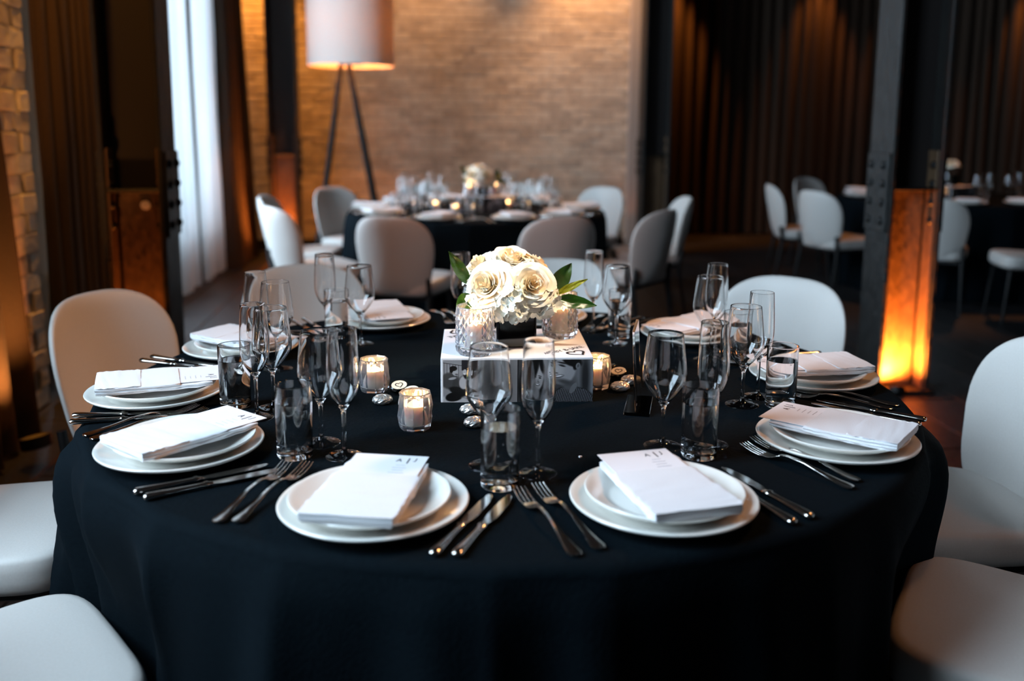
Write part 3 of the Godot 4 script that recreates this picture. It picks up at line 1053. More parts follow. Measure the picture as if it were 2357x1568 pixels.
func make_candle(r: float, h: float) -> Callable:
	return func(o: Node3D) -> void:
		part("wax_body", lathe(spline([Vector2(0, 0), Vector2(r * 0.96, 0.0), Vector2(r, 0.002), Vector2(r, h - 0.003), Vector2(r * 0.94, h), Vector2(r * 0.7, h - 0.002), Vector2(0, h - 0.004)], 2), 28).mesh(60), M["wax"], o)
		part("wick", tube([Vector3(0, h - 0.004, 0), Vector3(0.0008, h + 0.006, 0)], [0.0008], 6).mesh(), M["wick"], o)
		part("flame", lathe([Vector2(0, h + 0.003), Vector2(0.0020, h + 0.0048), Vector2(0.0026, h + 0.008), Vector2(0.0014, h + 0.0135), Vector2(0, h + 0.018)], 7).mesh(), M["flame"], o)
		var l := OmniLight3D.new()
		l.name = "candlelight"
		l.position = Vector3(0, h + 0.008, 0)
		l.light_color = Color(1.0, 0.78, 0.50)
		l.light_energy = 0.011
		l.omni_range = 6.0
		l.omni_attenuation = 2.0
		l.light_size = 0.004
		l.shadow_enabled = true
		o.add_child(l)


# ---------------------------------------------------------------- flowers
func petal_mesh(o: float, seed_: int, big: float) -> ArrayMesh:
	var ns := noise(seed_, 1.0, 2)
	var rows := []
	var R := lerpf(0.005, 0.049, pow(o, 0.9)) * big
	var H := lerpf(0.044, 0.037, o) * big
	var wrap := lerpf(1.45, 0.88, o)
	for i in 10:
		var v := i / 9.0
		var line := []
		for k in 13:
			var u := k / 6.0 - 1.0
			var vv := maxf(0.0, v * (1.0 - 0.15 * pow(absf(u), 1.6) * v) + 0.03 * v * ns.get_noise_2d(u * 1.5, v))
			var w := wrap * (0.30 + 0.70 * sin(PI * clampf(vv * 0.58 + 0.08, 0.0, 1.0)))
			var tip := maxf(0.0, (vv - 0.60) / 0.40)
			var edge := maxf(0.0, absf(u) - 0.55) / 0.45
			var rr := R * pow(sin(minf(vv, 1.0) * PI / 2), 0.60) + big * o * 0.016 * tip * tip + big * 0.004 * u * vv * (1.0 - 0.4 * o) + big * 0.0035 * vv * ns.get_noise_2d(u * 1.3 + 4.0, v * 1.5) + big * 0.005 * o * edge * vv
			var y := H * pow(vv, 0.9) - big * o * o * 0.018 * tip * tip - big * 0.007 * o * u * u * vv + big * 0.003 * vv * ns.get_noise_2d(u * 1.6 + 9.0, v)
			line.append(Vector3(rr * sin(u * w), y, rr * cos(u * w)))
		rows.append(line)
	return sheet(rows).mesh(180, false)


func make_rose(seed_: int) -> Callable:
	return func(o: Node3D) -> void:
		var n := 26
		for i in n:
			var q := pow(i / float(n - 1), 0.85)
			part("petal", petal_mesh(q, seed_ * 100 + i, rng.randf_range(0.93, 1.06)), M["petal"] if q > 0.38 + 0.2 * (seed_ % 2) else M["inner petal"], o, xf(Vector3(rng.randf_range(-0.002, 0.002), -0.010 * q, rng.randf_range(-0.002, 0.002)), Vector3(rng.randf_range(-0.05, 0.05), i * 2.39996 + rng.randf_range(-0.18, 0.18), rng.randf_range(-0.04, 0.04))))


func floret_mesh(seed_: int) -> ArrayMesh:
	var s := Shape.new()
	var ns := noise(seed_, 1.0, 2)
	for k in 4:
		var rows := []
		for i in 5:
			var v := i / 4.0
			var line := []
			for j in 5:
				var u := j / 2.0 - 1.0
				var w := 0.0105 * sin(PI * clampf(v * 0.72 + 0.12, 0.0, 1.0))
				line.append(Vector3(u * w, 0.004 * v * v + 0.002 * u * u + 0.003 * ns.get_noise_2d(u * 2.0 + k * 5.0, v * 2.0), 0.0205 * v))
			rows.append(line)
		s.add(sheet(rows), xf(Vector3.ZERO, Vector3(-0.15, PI / 2 * k + 0.15, 0)))
	return s.mesh(180, false)


func leaf_mesh(length: float, wide: float, bend: float, seed_: int) -> ArrayMesh:
	var rows := []
	var ns := noise(seed_, 1.0, 2)
	for i in 13:
		var v := i / 12.0
		var line := []
		var w := wide * pow(maxf(0.0, sin(PI * pow(v, 0.75))), 0.9) + 0.0006
		for j in 7:
			var u := j / 3.0 - 1.0
			line.append(Vector3(u * w, absf(u) * w * 0.35 - bend * v * v + 0.004 * ns.get_noise_2d(u * 1.5, v * 3.0), length * v))
		rows.append(line)
	return sheet(rows).mesh(180, false)


func along(d: Vector3, at: Vector3, spin := 0.0) -> Transform3D:      # local y points along d
	var y := d.normalized()
	var x := y.cross(Vector3.FORWARD if absf(y.z) < 0.9 else Vector3.RIGHT).normalized()
	var b := Basis(x, y, x.cross(y)) * Basis(Vector3.UP, spin)
	return Transform3D(b, at)


func heart(r: float) -> ArrayMesh:      # a brush-drawn heart, flat ribbon lying in x-z
	var path := []
	for k in 33:
		var t := TAU * k / 32.0 + 0.25
		path.append(Vector3(r * pow(sin(t), 3.0), 0, -r / 16.0 * (13.0 * cos(t) - 5.0 * cos(2 * t) - 2.0 * cos(3 * t) - cos(4 * t))))
	var s := Shape.new()
	var rw := []
	for i in path.size():
		var d: Vector3 = (path[mini(i + 1, 32)] - path[maxi(i - 1, 0)]).normalized()
		var side := d.cross(Vector3.UP)
		var w := r * (0.05 + 0.09 * absf(sin(i * 0.19)))
		rw.append(s.row([path[i] - side * w, path[i] - side * w + Vector3(0, 0.0004, 0), path[i] + side * w + Vector3(0, 0.0004, 0), path[i] + side * w]))
	s.rows(rw, true)
	return s.mesh(40)


func paint(im: Image, cx: float, cy: float, rx: float, ry: float, rot: float, g: float, soft := 0.15) -> void:
	var c := cos(rot)
	var s := sin(rot)
	var m := maxf(rx, ry) * (1.0 + soft) + 1.0
	for y in range(maxi(0, int(cy - m)), mini(im.get_height(), int(cy + m) + 1)):
		for x in range(maxi(0, int(cx - m)), mini(im.get_width(), int(cx + m) + 1)):
			var dx := x - cx
			var dy := y - cy
			var q := sqrt(pow((dx * c + dy * s) / rx, 2.0) + pow((dy * c - dx * s) / ry, 2.0))
			var k := clampf((1.0 + soft - q) / maxf(soft * 2.0, 0.001), 0.0, 1.0)
			if k > 0.0:
				var old := im.get_pixel(x, y).r
				var v := lerpf(old, g, k)
				im.set_pixel(x, y, Color(v, v, v * 1.03))


func photo_print() -> ImageTexture:
	# two black and white prints side by side: a couple sitting by a fence, and a couple's faces close up
	var im := Image.create(680, 204, false, Image.FORMAT_RGB8)
	im.fill(Color(0.30, 0.30, 0.32))
	im.fill_rect(Rect2i(0, 0, 340, 204), Color(0.50, 0.50, 0.53))
	paint(im, 40, 60, 60, 60, 0.0, 0.58, 0.8)
	im.fill_rect(Rect2i(84, 0, 60, 50), Color(0.12, 0.12, 0.14))
	for k in 6:
		im.fill_rect(Rect2i(4 + k * 13, 14 + k * 2, 2, 78), Color(0.18, 0.18, 0.20))
	for x in 84:
		im.fill_rect(Rect2i(x, 12 + x / 6, 1, 3), Color(0.18, 0.18, 0.20))
	paint(im, 120, 70, 70, 12, -0.5, 0.24, 0.4)      # a dark step behind them
	paint(im, 60, 200, 150, 26, 0.0, 0.66, 0.2)      # pale ground
	paint(im, 30, 100, 42, 40, 0.2, 0.24, 0.12)      # his dark jumper
	paint(im, 62, 128, 20, 34, -0.2, 0.20, 0.12)
	paint(im, 90, 158, 66, 22, 0.35, 0.06, 0.1)      # jeans
	paint(im, 50, 176, 40, 22, -0.2, 0.05, 0.1)
	paint(im, 94, 108, 22, 32, 0.1, 0.66, 0.12)      # her pale top
	paint(im, 136, 118, 26, 26, 0.3, 0.58, 0.2)
	paint(im, 54, 56, 14, 19, -0.1, 0.64, 0.1)       # his head, turned to her
	paint(im, 46, 40, 17, 12, 0.0, 0.05, 0.12)
	paint(im, 38, 50, 7, 12, 0.1, 0.05, 0.15)
	paint(im, 60, 68, 7, 3, 0.1, 0.30, 0.3)
	paint(im, 42, 88, 18, 6, -0.2, 0.60, 0.2)        # a hand
	paint(im, 104, 64, 13, 26, 0.05, 0.08, 0.15)     # her hair and face
	paint(im, 98, 58, 9, 14, 0.05, 0.68, 0.15)
	paint(im, 96, 66, 5, 2, 0.0, 0.90, 0.4)
	paint(im, 130, 176, 44, 9, -0.1, 0.62, 0.3)
	paint(im, 230, 100, 60, 120, 0.0, 0.22, 0.7)     # soft figures further right
	paint(im, 290, 90, 40, 110, 0.0, 0.42, 0.6)
	im.fill_rect(Rect2i(336, 0, 4, 204), Color(0.05, 0.05, 0.06))
	for x in range(340, 680):
		for y in 204:
			var g := 0.36 + 0.10 * sin(x * 0.030 + 1.0) + 0.05 * sin(x * 0.011)
			im.set_pixel(x, y, Color(g, g, g * 1.05))
	paint(im, 644, 90, 20, 130, 0.0, 0.16, 0.5)
	# her: long dark hair parted over a pale face
	paint(im, 402, 110, 58, 128, 0.12, 0.05, 0.12)
	paint(im, 428, 92, 34, 62, 0.20, 0.60, 0.14)
	paint(im, 436, 60, 24, 40, 0.25, 0.66, 0.4)
	paint(im, 404, 60, 20, 52, 0.42, 0.06, 0.25)
	paint(im, 452, 30, 14, 40, -0.30, 0.07, 0.25)
	paint(im, 420, 168, 20, 34, 0.0, 0.48, 0.3)
	paint(im, 398, 132, 16, 40, 0.1, 0.38, 0.6)
	for q in [[411, 84, 9], [440, 90, 8]]:
		paint(im, q[0], q[1] - 9, q[2] + 2, 2.2, 0.18, 0.16, 0.5)
		paint(im, q[0], q[1], q[2], 4.0, 0.15, 0.30, 0.5)
		paint(im, q[0], q[1] + 0.5, 3.6, 3.2, 0.0, 0.04, 0.4)
	paint(im, 428, 104, 4, 7, 0.2, 0.48, 0.7)
	paint(im, 431, 110, 6, 2.5, 0.15, 0.34, 0.6)
	paint(im, 424, 122, 14, 5.5, 0.18, 0.30, 0.4)
	paint(im, 424, 121, 10, 2.6, 0.18, 0.88, 0.4)
	# him: looking down at her, checked shirt
	paint(im, 596, 190, 98, 58, 0.22, 0.06, 0.1)
	for x in range(480, 680):
		for y in range(116, 204):
			if im.get_pixel(x, y).r < 0.11 and (x + y / 4) % 8 < 4 and (y + x / 5) % 6 < 4:
				im.set_pixel(x, y, Color(0.52, 0.52, 0.55))
	paint(im, 572, 116, 34, 36, 0.3, 0.34, 0.3)
	paint(im, 546, 50, 54, 70, 0.25, 0.58, 0.10)
	paint(im, 520, 62, 22, 40, 0.2, 0.64, 0.6)
	paint(im, 552, 108, 44, 12, 0.25, 0.26, 0.6)     # shade under the jaw
	paint(im, 584, 6, 46, 26, 0.35, 0.04, 0.15)
	paint(im, 600, 26, 12, 24, 0.2, 0.05, 0.2)
	paint(im, 610, 30, 10, 15, 0.25, 0.50, 0.2)
	paint(im, 611, 30, 5, 9, 0.25, 0.30, 0.5)
	paint(im, 540, 16, 22, 3.6, 0.22, 0.10, 0.5)
	paint(im, 538, 28, 14, 4.5, 0.28, 0.22, 0.6)
	paint(im, 538, 31, 12, 1.8, 0.28, 0.05, 0.5)
	paint(im, 508, 52, 9, 16, 0.35, 0.66, 0.5)
	paint(im, 512, 64, 8, 3, 0.2, 0.30, 0.6)
	paint(im, 524, 80, 20, 7, -0.16, 0.22, 0.4)
	paint(im, 524, 79, 16, 3.4, -0.16, 0.90, 0.4)
	paint(im, 590, 138, 12, 30, 0.5, 0.42, 0.1)      # collar
	return ImageTexture.create_from_image(im)


func centrepiece(place: Transform3D, where: String, tidy: bool) -> void:
	# the printed box, its two large candles, the vase and the flowers; place carries front-table coordinates to the table
	var turn := place.basis.get_euler().y
	var bc := Vector3(0.060, TOP, -0.028)
	var grp := "centrepiece of " + where
	var make_box := func(o: Node3D) -> void:
		part("carton", box_at(Vector3(-0.168, 0, -0.142), Vector3(0.168, 0.102, 0.142), 0.0012).mesh(30), M["card"], o)
		var pm := mat("photo print", Color(1, 1, 1), 0.35)
		pm.albedo_texture = photo_print()
		pm.texture_repeat = false
		var s := sheet([[Vector3(-0.163, 0.097, 0.1424), Vector3(0.168, 0.097, 0.1424)], [Vector3(-0.163, 0.001, 0.1424), Vector3(0.168, 0.001, 0.1424)]], true)
		var pr := part("photo_print", s.mesh(180, false), pm, o)
		pr.set_meta("label", "black and white photographs of a couple")
		s = sheet([[Vector3(-0.1684, 0.097, -0.138), Vector3(-0.1684, 0.097, 0.138)], [Vector3(-0.1684, 0.001, -0.138), Vector3(-0.1684, 0.001, 0.138)]], true)
		part("photo_print", s.mesh(180, false), pm, o)
		var flat := Vector3(-PI / 2, 0, 0)
		for c in [[Vector3(0.111, 0.1024, 0.078), 0.62], [Vector3(-0.111, 0.1024, -0.085), 0.62 + PI]]:
			var b := Basis(Vector3.UP, c[1])
			letters("ABBY & JAKE", 0.0150, "ink", o, Transform3D(b * Basis.from_euler(flat), c[0]))
			part("heart_mark", heart(0.021), M["ink"], o, Transform3D(b, c[0] + b * Vector3(0.004, 0, 0.036)))
	once("carton", make_box, "photo_box", "white box printed with black and white photographs on " + where, "box", place * bc, 0.045 + turn, grp)
	var top := TOP + 0.1022
	var vp := Vector3(0.058, top, -0.02)
	var make_vase := func(o: Node3D) -> void:
		var s := Shape.new()
		var rw := [s.row([Vector3.ZERO])]
		for l in [[0.044, 0.0], [0.047, 0.003], [0.047, 0.094], [0.0455, 0.096], [0.0425, 0.096], [0.041, 0.093], [0.041, 0.012]]:
			var loop := []
			for k in 32:
				var a := TAU * k / 32.0
				loop.append(Vector3(signf(cos(a)) * pow(absf(cos(a)), 0.12), 0, signf(sin(a)) * pow(absf(sin(a)), 0.12)) * l[0] + Vector3(0, l[1], 0))
			rw.append(s.row(loop))
		rw.append(s.row([Vector3(0, 0.012, 0)]))
		s.rows(rw, true)
		part("body", s.mesh(30), M["black ceramic"], o)
	once("vase", make_vase, "cube_vase", "glossy black cube vase on the photo box, " + where, "vase", place * vp, 0.16 + turn, grp)
	# roses
	var i := 0
	for c in [[Vector3(0.100, 1.002, 0.052), Vector3(0.30, 0.42, 1.0), "facing the viewer at right"], [Vector3(-0.006, 1.002, 0.045), Vector3(-0.55, 0.55, 0.9), "at left front"],
			[Vector3(0.055, 1.056, -0.005), Vector3(0.10, 1.0, 0.40), "at the top"], [Vector3(-0.022, 1.034, -0.030), Vector3(-0.6, 0.9, 0.2), "at left rear"], [Vector3(0.105, 1.035, -0.050), Vector3(0.6, 0.9, -0.3), "at right rear"]]:
		var x: Transform3D = place * along(c[1], c[0] + Vector3(0, 0.012, 0), i * 1.3)
		x.origin -= (x.basis.y.normalized()) * 0.024
		var o := once("rose%d" % (i % 3), make_rose(i), "rose", "open white rose %s of the bouquet on %s" % [c[2], where], "flower", x.origin, 0.0, "white roses on " + where)
		o.transform = x
		i += 1
	# hydrangea heads under the roses
	var fl := []
	for k in 3:
		if not meshes.has("floret%d" % k):
			meshes["floret%d" % k] = floret_mesh(k + 3)
		fl.append(meshes["floret%d" % k])
	for c in [[Vector3(0.048, 0.968, 0.036), 0.042, 40, "in front under the roses"], [Vector3(0.118, 0.970, 0.010), 0.038, 28, "at lower right"], [Vector3(-0.012, 0.970, 0.015), 0.036, 28, "at lower left"]]:
		var h := thing("hydrangea_head", "cream hydrangea head %s on %s" % [c[3], where], "flower", place * c[0], turn, "hydrangea heads on " + where)
		for k in c[2]:
			var y: float = 1.0 - 1.75 * (k + 0.5) / c[2]
			var r := sqrt(1.0 - y * y)
			var a: float = k * 2.39996
			var d := Vector3(r * cos(a), y, r * sin(a))
			part("floret", fl[k % 3], M["floret"], h, along(d, d * c[1] * rng.randf_range(0.85, 1.15), rng.randf() * TAU))
	# leaves: base, tip
	for c in [[Vector3(-0.045, 1.005, 0.0), Vector3(-0.095, 1.082, 0.01), 0.015, "leaf", "long dark green leaf rising at left"], [Vector3(-0.035, 0.985, 0.03), Vector3(-0.072, 0.950, 0.045), 0.019, "leaf", "short dark green leaf drooping at left"],
			[Vector3(0.150, 0.985, -0.03), Vector3(0.192, 1.052, -0.03), 0.020, "leaf", "broad dark green leaf upright at right"], [Vector3(0.155, 0.985, 0.01), Vector3(0.228, 1.020, 0.0), 0.008, "young leaf", "narrow yellow green leaf at right"],
			[Vector3(0.155, 0.975, 0.02), Vector3(0.245, 0.955, 0.01), 0.016, "leaf", "glossy dark green leaf pointing right"]]:
		var d: Vector3 = c[1] - c[0]
		var b := Basis.looking_at(-d, Vector3(0.2, 0.5, 1.0).normalized())
		var o := solo("bouquet_leaf", leaf_mesh(d.length(), c[2], -0.012 if c[2] > 0.01 else 0.008, i), M[c[3]], "%s of the bouquet on %s" % [c[4], where], "leaf", Vector3.ZERO, 0.0, "bouquet leaves on " + where)
		o.transform = place * Transform3D(b, c[0])
		i += 1
	# candles: large on the box, small on the cloth
	var n := 0
	for c in [[true, Vector3(-0.028, top, 0.075), "at left front on the box"], [true, Vector3(0.170, top, -0.095), "at right rear on the box"], [false, Vector3(-0.262, TOP, 0.028), "left of the box"], [false, Vector3(-0.140, TOP, 0.290), "before the box corner"], [false, Vector3(0.252, TOP, -0.01), "close by the right side of box"]]:
		var big: bool = c[0]
		var at: Vector3 = place * c[1]
		once("holder big" if big else "holder", make_holder(big), "candle_holder", "%s cut glass candle holder %s, %s" % ["large" if big else "small", c[2], where], "candle holder", at, n * 0.4, "candle holders on " + where)
		once("candle big" if big else "candle", make_candle(0.026 if big else 0.0225, 0.052 if big else 0.036), "lit_candle", "lit %s candle %s, %s" % ["cream" if big else "short cream", c[2], where], "candle", at + Vector3(0, 0.0155 if big else 0.0120, 0), 0.0, "lit candles on " + where)
		n += 1


func make_sweet(silver: bool, marked: bool) -> Callable:
	return func(o: Node3D) -> void:
		var s := Shape.new()
		var ns := noise(5 if silver else 8, 3.0, 3)
		var rw := []
		for i in 15:
			var t := PI * i / 14.0
			var loop := []
			for k in (32 if i > 0 and i < 14 else 1):
				var a := TAU * k / 32.0
				var q := 1.08 + 0.16 * ns.get_noise_3d(cos(a) * 2.0 * sin(t), cos(t) * 2.0, sin(a) * 2.0 * sin(t)) + 0.07 * ns.get_noise_3d(cos(a) * 6.0 * sin(t), cos(t) * 6.0, sin(a) * 6.0 * sin(t))
				var y := 0.0105 + 0.0105 * cos(t) * q
				if not silver:
					y = minf(y, 0.0185)
				loop.append(Vector3(0.0205 * sin(t) * cos(a) * q, maxf(y, 0.0), 0.016 * sin(t) * sin(a) * q))
			rw.append(s.row(loop))
		s.rows(rw, true)
		part("foil", s.mesh(25 if silver else 180), M["silver foil"] if silver else M["black foil"], o)
		if marked:
			part("label_disc", lathe([Vector2(0, 0.0178), Vector2(0.0155, 0.0178), Vector2(0.0155, 0.0192), Vector2(0, 0.0192)], 28).moved(xf(Vector3.ZERO, Vector3.ZERO, Vector3(1.15, 1, 0.92))).mesh(30), M["cream label"], o)
			part("heart_mark", heart(0.0085), M["ink"], o, xf(Vector3(0, 0.0192, 0.001)))


# ---------------------------------------------------------------- the three tables
func front_table() -> void:
	var c := Vector3(0.035, 0, -0.03)
	cloth(c, "black cloth reaching the floor over the large front table", 3, "black tablecloths", [[-72, 12, 0.020], [76, 8, 0.045], [-49, 16, -0.875], [60, 14, -0.875], [92, 14, -0.83], [135, 15, -0.84], [171.5, 15, -0.85], [-147.5, 15, -0.87], [-118, 15, -0.85]], [[-77, 2.6, 0.060, 12.0], [-69, 2.2, 0.055, 16.0], [-60, 2.0, 0.050, 14.0], [-36, 3.0, 0.035, -7.0], [-20, 2.5, 0.030, -3.0], [-6, 3.0, 0.035, 2.0], [8, 2.4, 0.030, 1.0], [25, 3.0, 0.035, 3.0], [44, 2.4, 0.040, 4.0], [72, 2.4, 0.045, -5.0]])
	var where := "front table"
	# plate places are given from the table centre of the photograph's fit; glasses and cutlery likewise (x, z, turn, absolute)
	var Z := Vector3.ZERO
	setting(Z, -13, 0, Vector2(-0.162, 0.698), "nearest setting left of centre, front table", where,
		[["t", 0.035, 0.587, 1], ["w", 0.014, 0.495, 1], ["f", 0.101, 0.531, 1]], [[-0.016, 0.742, -19.8, 1], [0.016, 0.744, -19.6, 1]], [[-0.338, 0.630, -14.0, 1], [-0.371, 0.630, -12.2, 1]], -7.7)
	setting(Z, 24, 0, Vector2(0.298, 0.675), "nearest setting right of centre, front table", where,
		[["t", 0.403, 0.44, 1], ["w", 0.344, 0.388, 1], ["f", 0.438, 0.378, 1]], [[0.446, 0.632, 21.8, 1], [0.475, 0.612, 24.3, 1]], [[0.142, 0.717, 20.6, 1], [0.108, 0.737, 19.4, 1]], 15.2)
	setting(Z, 60, 0, Vector2(0.678, 0.383), "right front setting, menu lettering visible, front table", where,
		[["t", 0.644, 0.13, 1], ["w", 0.562, 0.122, 1], ["f", 0.612, 0.062, 1]], [[0.800, 0.195, 52.0, 1], [0.822, 0.168, 54.0, 1]], [[0.590, 0.465, 32.0, 1], [0.565, 0.499, 33.7, 1]], 52.2)
	setting(Z, 95, 0, Vector2(0.78, -0.07), "setting below the glowing column, front table", where,
		[["t", 0.631, -0.227, 1], ["w", 0.568, -0.27, 1], ["f", 0.605, -0.355, 1]], [[0.775, -0.268, 100.0, 1], [0.770, -0.300, 103.0, 1]], [[0.775, 0.10, 62.0, 1], [0.800, 0.072, 60.0, 1]], 98.0)
	setting(Z, 131, 0, Vector2(0.576, -0.509), "setting before the white chair at right, front table", where,
		[["t", 0.366, -0.528, 1], ["w", 0.347, -0.501 + 0.06, 1], ["f", 0.296, -0.60, 1]], [[0.42, -0.66, 135.0, 1], [0.39, -0.685, 137.0, 1]], [[0.69, -0.34, 127.0, 1], [0.715, -0.31, 125.0, 1]], 128.0)
	setting(Z, 169, 0, Vector2(0.138, -0.733), "setting hidden behind the flowers, front table", where,
		[["t", -0.055, -0.61, 1], ["w", -0.01, -0.53, 1], ["f", -0.095, -0.55, 1]], [[-0.045, -0.77, 174.0, 1], [-0.078, -0.77, 176.0, 1]], [[0.31, -0.70, 163.0, 1], [0.342, -0.685, 161.0, 1]], 170.0)
	setting(Z, -153, 0, Vector2(-0.345, -0.667), "rear setting left of the flowers, front table", where,
		[["t", -0.45, -0.507, 1], ["w", -0.367, -0.419, 1], ["f", -0.479, -0.50, 1]], [[-0.535, -0.62, -150.0, 1], [-0.562, -0.60, -148.0, 1]], [[-0.165, -0.76, -160.0, 1], [-0.132, -0.768, -162.0, 1]], -160.0)
	setting(Z, -115, 0, Vector2(-0.668, -0.315), "left rear setting behind clustered glasses, front table", where,
		[["t", -0.605, -0.235, 1], ["w", -0.529, -0.15, 1], ["f", -0.585, -0.175, 1]], [[-0.775, -0.200, -113.0, 1], [-0.786, -0.168, -110.0, 1]], [[-0.56, -0.47, -122.0, 1], [-0.535, -0.495, -124.0, 1]], -118.0)
	setting(Z, -83, 0, Vector2(-0.736, 0.095), "left setting before the large beige chair, front table", where,
		[["t", -0.544, 0.153, 1], ["w", -0.458, 0.167, 1], ["f", -0.476, 0.232, 1]], [[-0.740, 0.226, -82.0, 1], [-0.728, 0.256, -76.0, 1]], [[-0.755, -0.085, -84.0, 1], [-0.750, -0.115, -86.0, 1]], -68.0)
	setting(Z, -52, 0, Vector2(-0.559, 0.442), "left front setting with menu, front table", where,
		[["t", -0.345, 0.452, 1], ["w", -0.311, 0.382, 1], ["f", -0.254, 0.451, 1]], [[-0.445, 0.594, -55.6, 1], [-0.470, 0.572, -55.7, 1]], [[-0.675, 0.292, -43.0, 1], [-0.700, 0.270, -41.6, 1]], -38.0)
	var g := "chairs round the front table"
	chair(c, 60, 1.12, "white chair at the bottom right corner, front table", g)
	chair(c, 92.0, 1.06, "white chair at the right edge, half in table shadow", g)
	chair(c, 135, 1.08, "white chair facing left before the dark hall, front table", g)
	chair(c, 171.5, 1.10, "pale chair behind the flowers, front table", g)
	chair(c, -147.5, 1.12, "beige chair behind the glasses left of flowers, front table", g)
	chair(c, -118, 1.10, "large beige chair before the left column, front table", g, 0.12)
	chair(c, -84, 1.16, "white chair seat at the left edge, front table", g)
	chair(c, -49, 1.13, "white chair seat at the bottom left corner, front table", g)
	centrepiece(Transform3D(), "front table", true)
	# foil sweets
	for k in [[-0.229, 0.132, true, false, 0.3, "silver foil sweet farthest left on front table"], [-0.203, 0.050, false, true, 0.5, "black foil sweet behind the silver one, left of box"], [-0.166, 0.090, false, true, -0.2, "black heart-marked foil sweet behind the front candle"],
			[-0.150, 0.155, true, false, 0.5, "silver foil sweet half hidden behind the front candle"], [-0.033, 0.199, true, false, -0.1, "silver foil sweet between front candle and box"], [-0.021, 0.282, true, false, 0.2, "silver foil sweet right of the front candle"],
			[0.272, -0.104, false, true, 0.1, "black foil sweet beside the box's right corner"], [0.316, -0.080, false, true, -0.3, "black heart-marked foil sweet before the acrylic sign"], [0.305, 0.020, true, false, 0.0, "gilt-looking foil sweet below the heart-marked one"], [0.335, -0.035, true, false, 0.2, "foil sweet seen through the acrylic sign"], [0.298, -0.145, false, false, 0.4, "plain black foil sweet behind the heart-marked pair"]]:
		var sw := once("sweet%s%s" % [k[2], k[3]], make_sweet(k[2], k[3]), "foil_sweet", k[5], "sweet", Vector3(k[0], TOP, k[1]), k[4], "foil sweets on front table")
		if k[3]:      # leaning on a neighbour, its label towards the viewer
			sw.position.y += 0.0050
			sw.rotation = Vector3(0.42, k[4], 0.1)
	# acrylic sign, seen from its edge
	var o := thing("acrylic_sign", "clear acrylic table sign standing edge-on right of the box", "sign", Vector3(0.331, TOP, 0.143), -0.20)
	part("base", box_at(Vector3(-0.028, 0, -0.066), Vector3(0.028, 0.007, 0.066), 0.0008).mesh(20), M["acrylic"], o)
	part("panel", box_at(Vector3(-0.003, 0.0072, -0.064), Vector3(0.003, 0.182, 0.064), 0.0006).mesh(20), M["acrylic"], o, xf(Vector3.ZERO, Vector3(0, 0, 0.06)))
	solo("paper_scrap", cbox(Vector3(0.006, 0.003, 0.004), 0.0006, 0.0006).mesh(20), M["card"], "tiny white crumb of paper on the cloth", "scrap", Vector3(0.182, TOP + 0.0018, 0.453), 0.5)


func regular(centre: Vector3, seats: Array, table: String, where: String) -> void:
	for s in seats:
		setting(centre, s[0], 0.745, Vector2.ZERO, "the %s of %s" % [s[1], table], where,
			[["t", 0.15, 0.57], ["w", 0.115, 0.49], ["f", 0.20, 0.52]], [[0.175, 0.745, -4.0], [0.207, 0.745, -3.0]] if s[2] else [], [[-0.175, 0.745, 4.0], [-0.207, 0.745, 3.0]] if s[2] else [], s[0] + rng.randf_range(-8, 8), s[2])


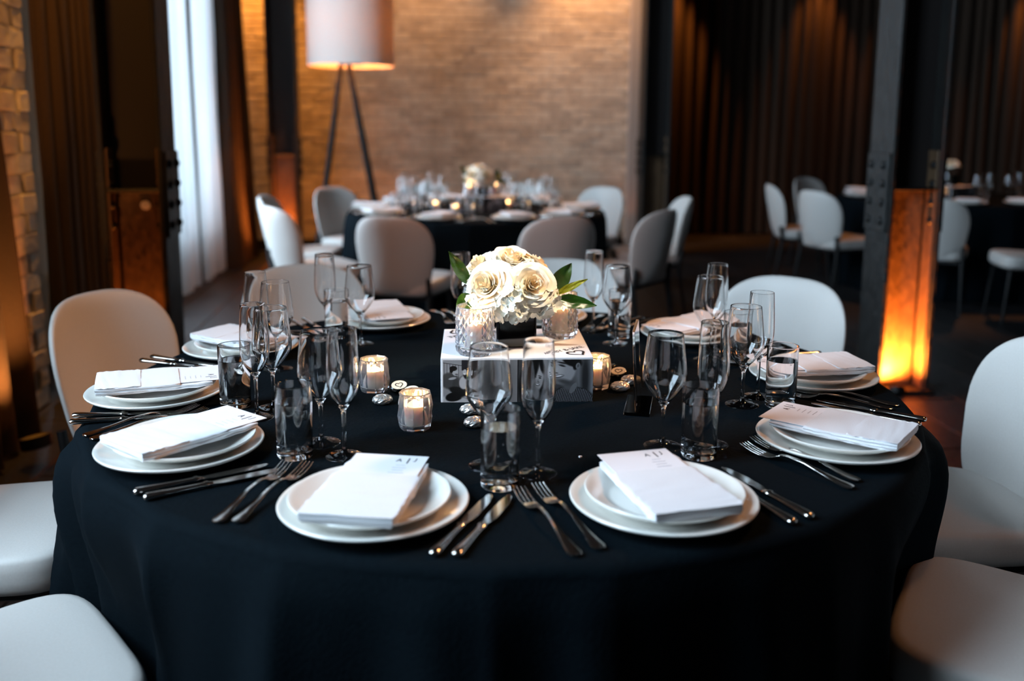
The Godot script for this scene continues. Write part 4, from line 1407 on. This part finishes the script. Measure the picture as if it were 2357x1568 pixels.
func middle_table() -> void:
	var c := Vector3(-0.2, 0, -4.47)
	cloth(c, "black cloth over the round table in the middle distance", 7, "black tablecloths")
	var seats := [[-17, "front left seat", true], [21, "front right seat", true], [52, "right front seat", true], [93, "right-hand seat", true], [137, "right rear seat", true], [165, "rear right seat", true], [-160, "rear left seat", true], [-126, "left rear seat", true], [-89, "left-hand seat", true], [-55, "left front seat", true]]
	regular(c, seats, "middle table", "middle table")
	var g := "chairs round the middle table"
	for k in [[-17, "beige chair seen from behind left of flowers, middle table"], [21, "shaded brown chair seen from behind above the flowers, middle table"], [52, "shaded chair in profile at right, middle table"], [93, "chair behind the profile chair at right, middle table"], [137, "white chair facing left by the brick wall's end, middle table"],
			[165, "pale chair at the rear right, mostly hidden, middle table"], [-160, "pale chair at the rear left behind glasses, middle table"], [-126, "beige chair below the tripod lamp, middle table"], [-89, "white chair farthest left, partly hidden, middle table"], [-55, "bright white chair back at left, middle table"]]:
		chair(c, k[0], 1.22, k[1], g)
	centrepiece(Transform3D(Basis(Vector3.UP, 0.12), c + Vector3(-0.03, 0, 0.03)), "middle table", false)


func side_table() -> void:
	var c := Vector3(3.85, 0, -5.9)
	cloth(c, "black cloth over the dark table behind the right column", 9, "black tablecloths")
	var seats := [[-15, "front left seat", false], [22, "front right seat", false], [-48, "left front seat", false], [-92, "left-hand seat", false], [-130, "left rear seat", false]]
	regular(c, seats, "side table", "side table")
	var g := "chairs round the side table"
	for k in [[-66, "white chair back beside the right column, side table"], [-97, "narrow chair in shade left of the white one, side table"], [-145, "amber-lit chair behind the white one, side table"], [-29, "dark chair just right of the glowing column, side table"]]:
		chair(c, k[0], 1.22, k[1], g)
	chair(c, -4, 1.52, "pale chair turned sideways at the right edge, side table", g, 1.45)
	# a lit candle and a small bouquet stand on it, seen right of the column
	var at := Vector3(3.62, TOP, -5.55)
	once("holder big", make_holder(true), "candle_holder", "cut glass candle holder right of the glowing column, side table", "candle holder", at, 0.0, "candle holders on side table")
	once("candle big", make_candle(0.026, 0.052), "lit_candle", "lit candle right of the glowing column, side table", "candle", at + Vector3(0, 0.0155, 0), 0.0, "lit candles on side table")
	once("carton", make_holder(true), "photo_box", "box printed with photographs right of the glowing column, side table", "box", c + Vector3(0, TOP, 0), 0.5, "centrepiece of side table")
	once("vase", make_holder(true), "cube_vase", "black cube vase on the box, side table", "vase", c + Vector3(0, TOP + 0.1022, 0), 0.5, "centrepiece of side table")
	for k in 3:
		var d := Vector3(cos(k * 2.1) * 0.5, 0.9, sin(k * 2.1) * 0.5)
		var o := once("rose%d" % k, make_rose(k), "rose", "open white rose %s in the vase on side table" % ["at right", "at rear", "at left front"][k], "flower", Vector3.ZERO, 0.0, "white roses on side table")
		o.transform = along(d, c + Vector3(0, TOP + 0.24, 0) + d * 0.045, k)
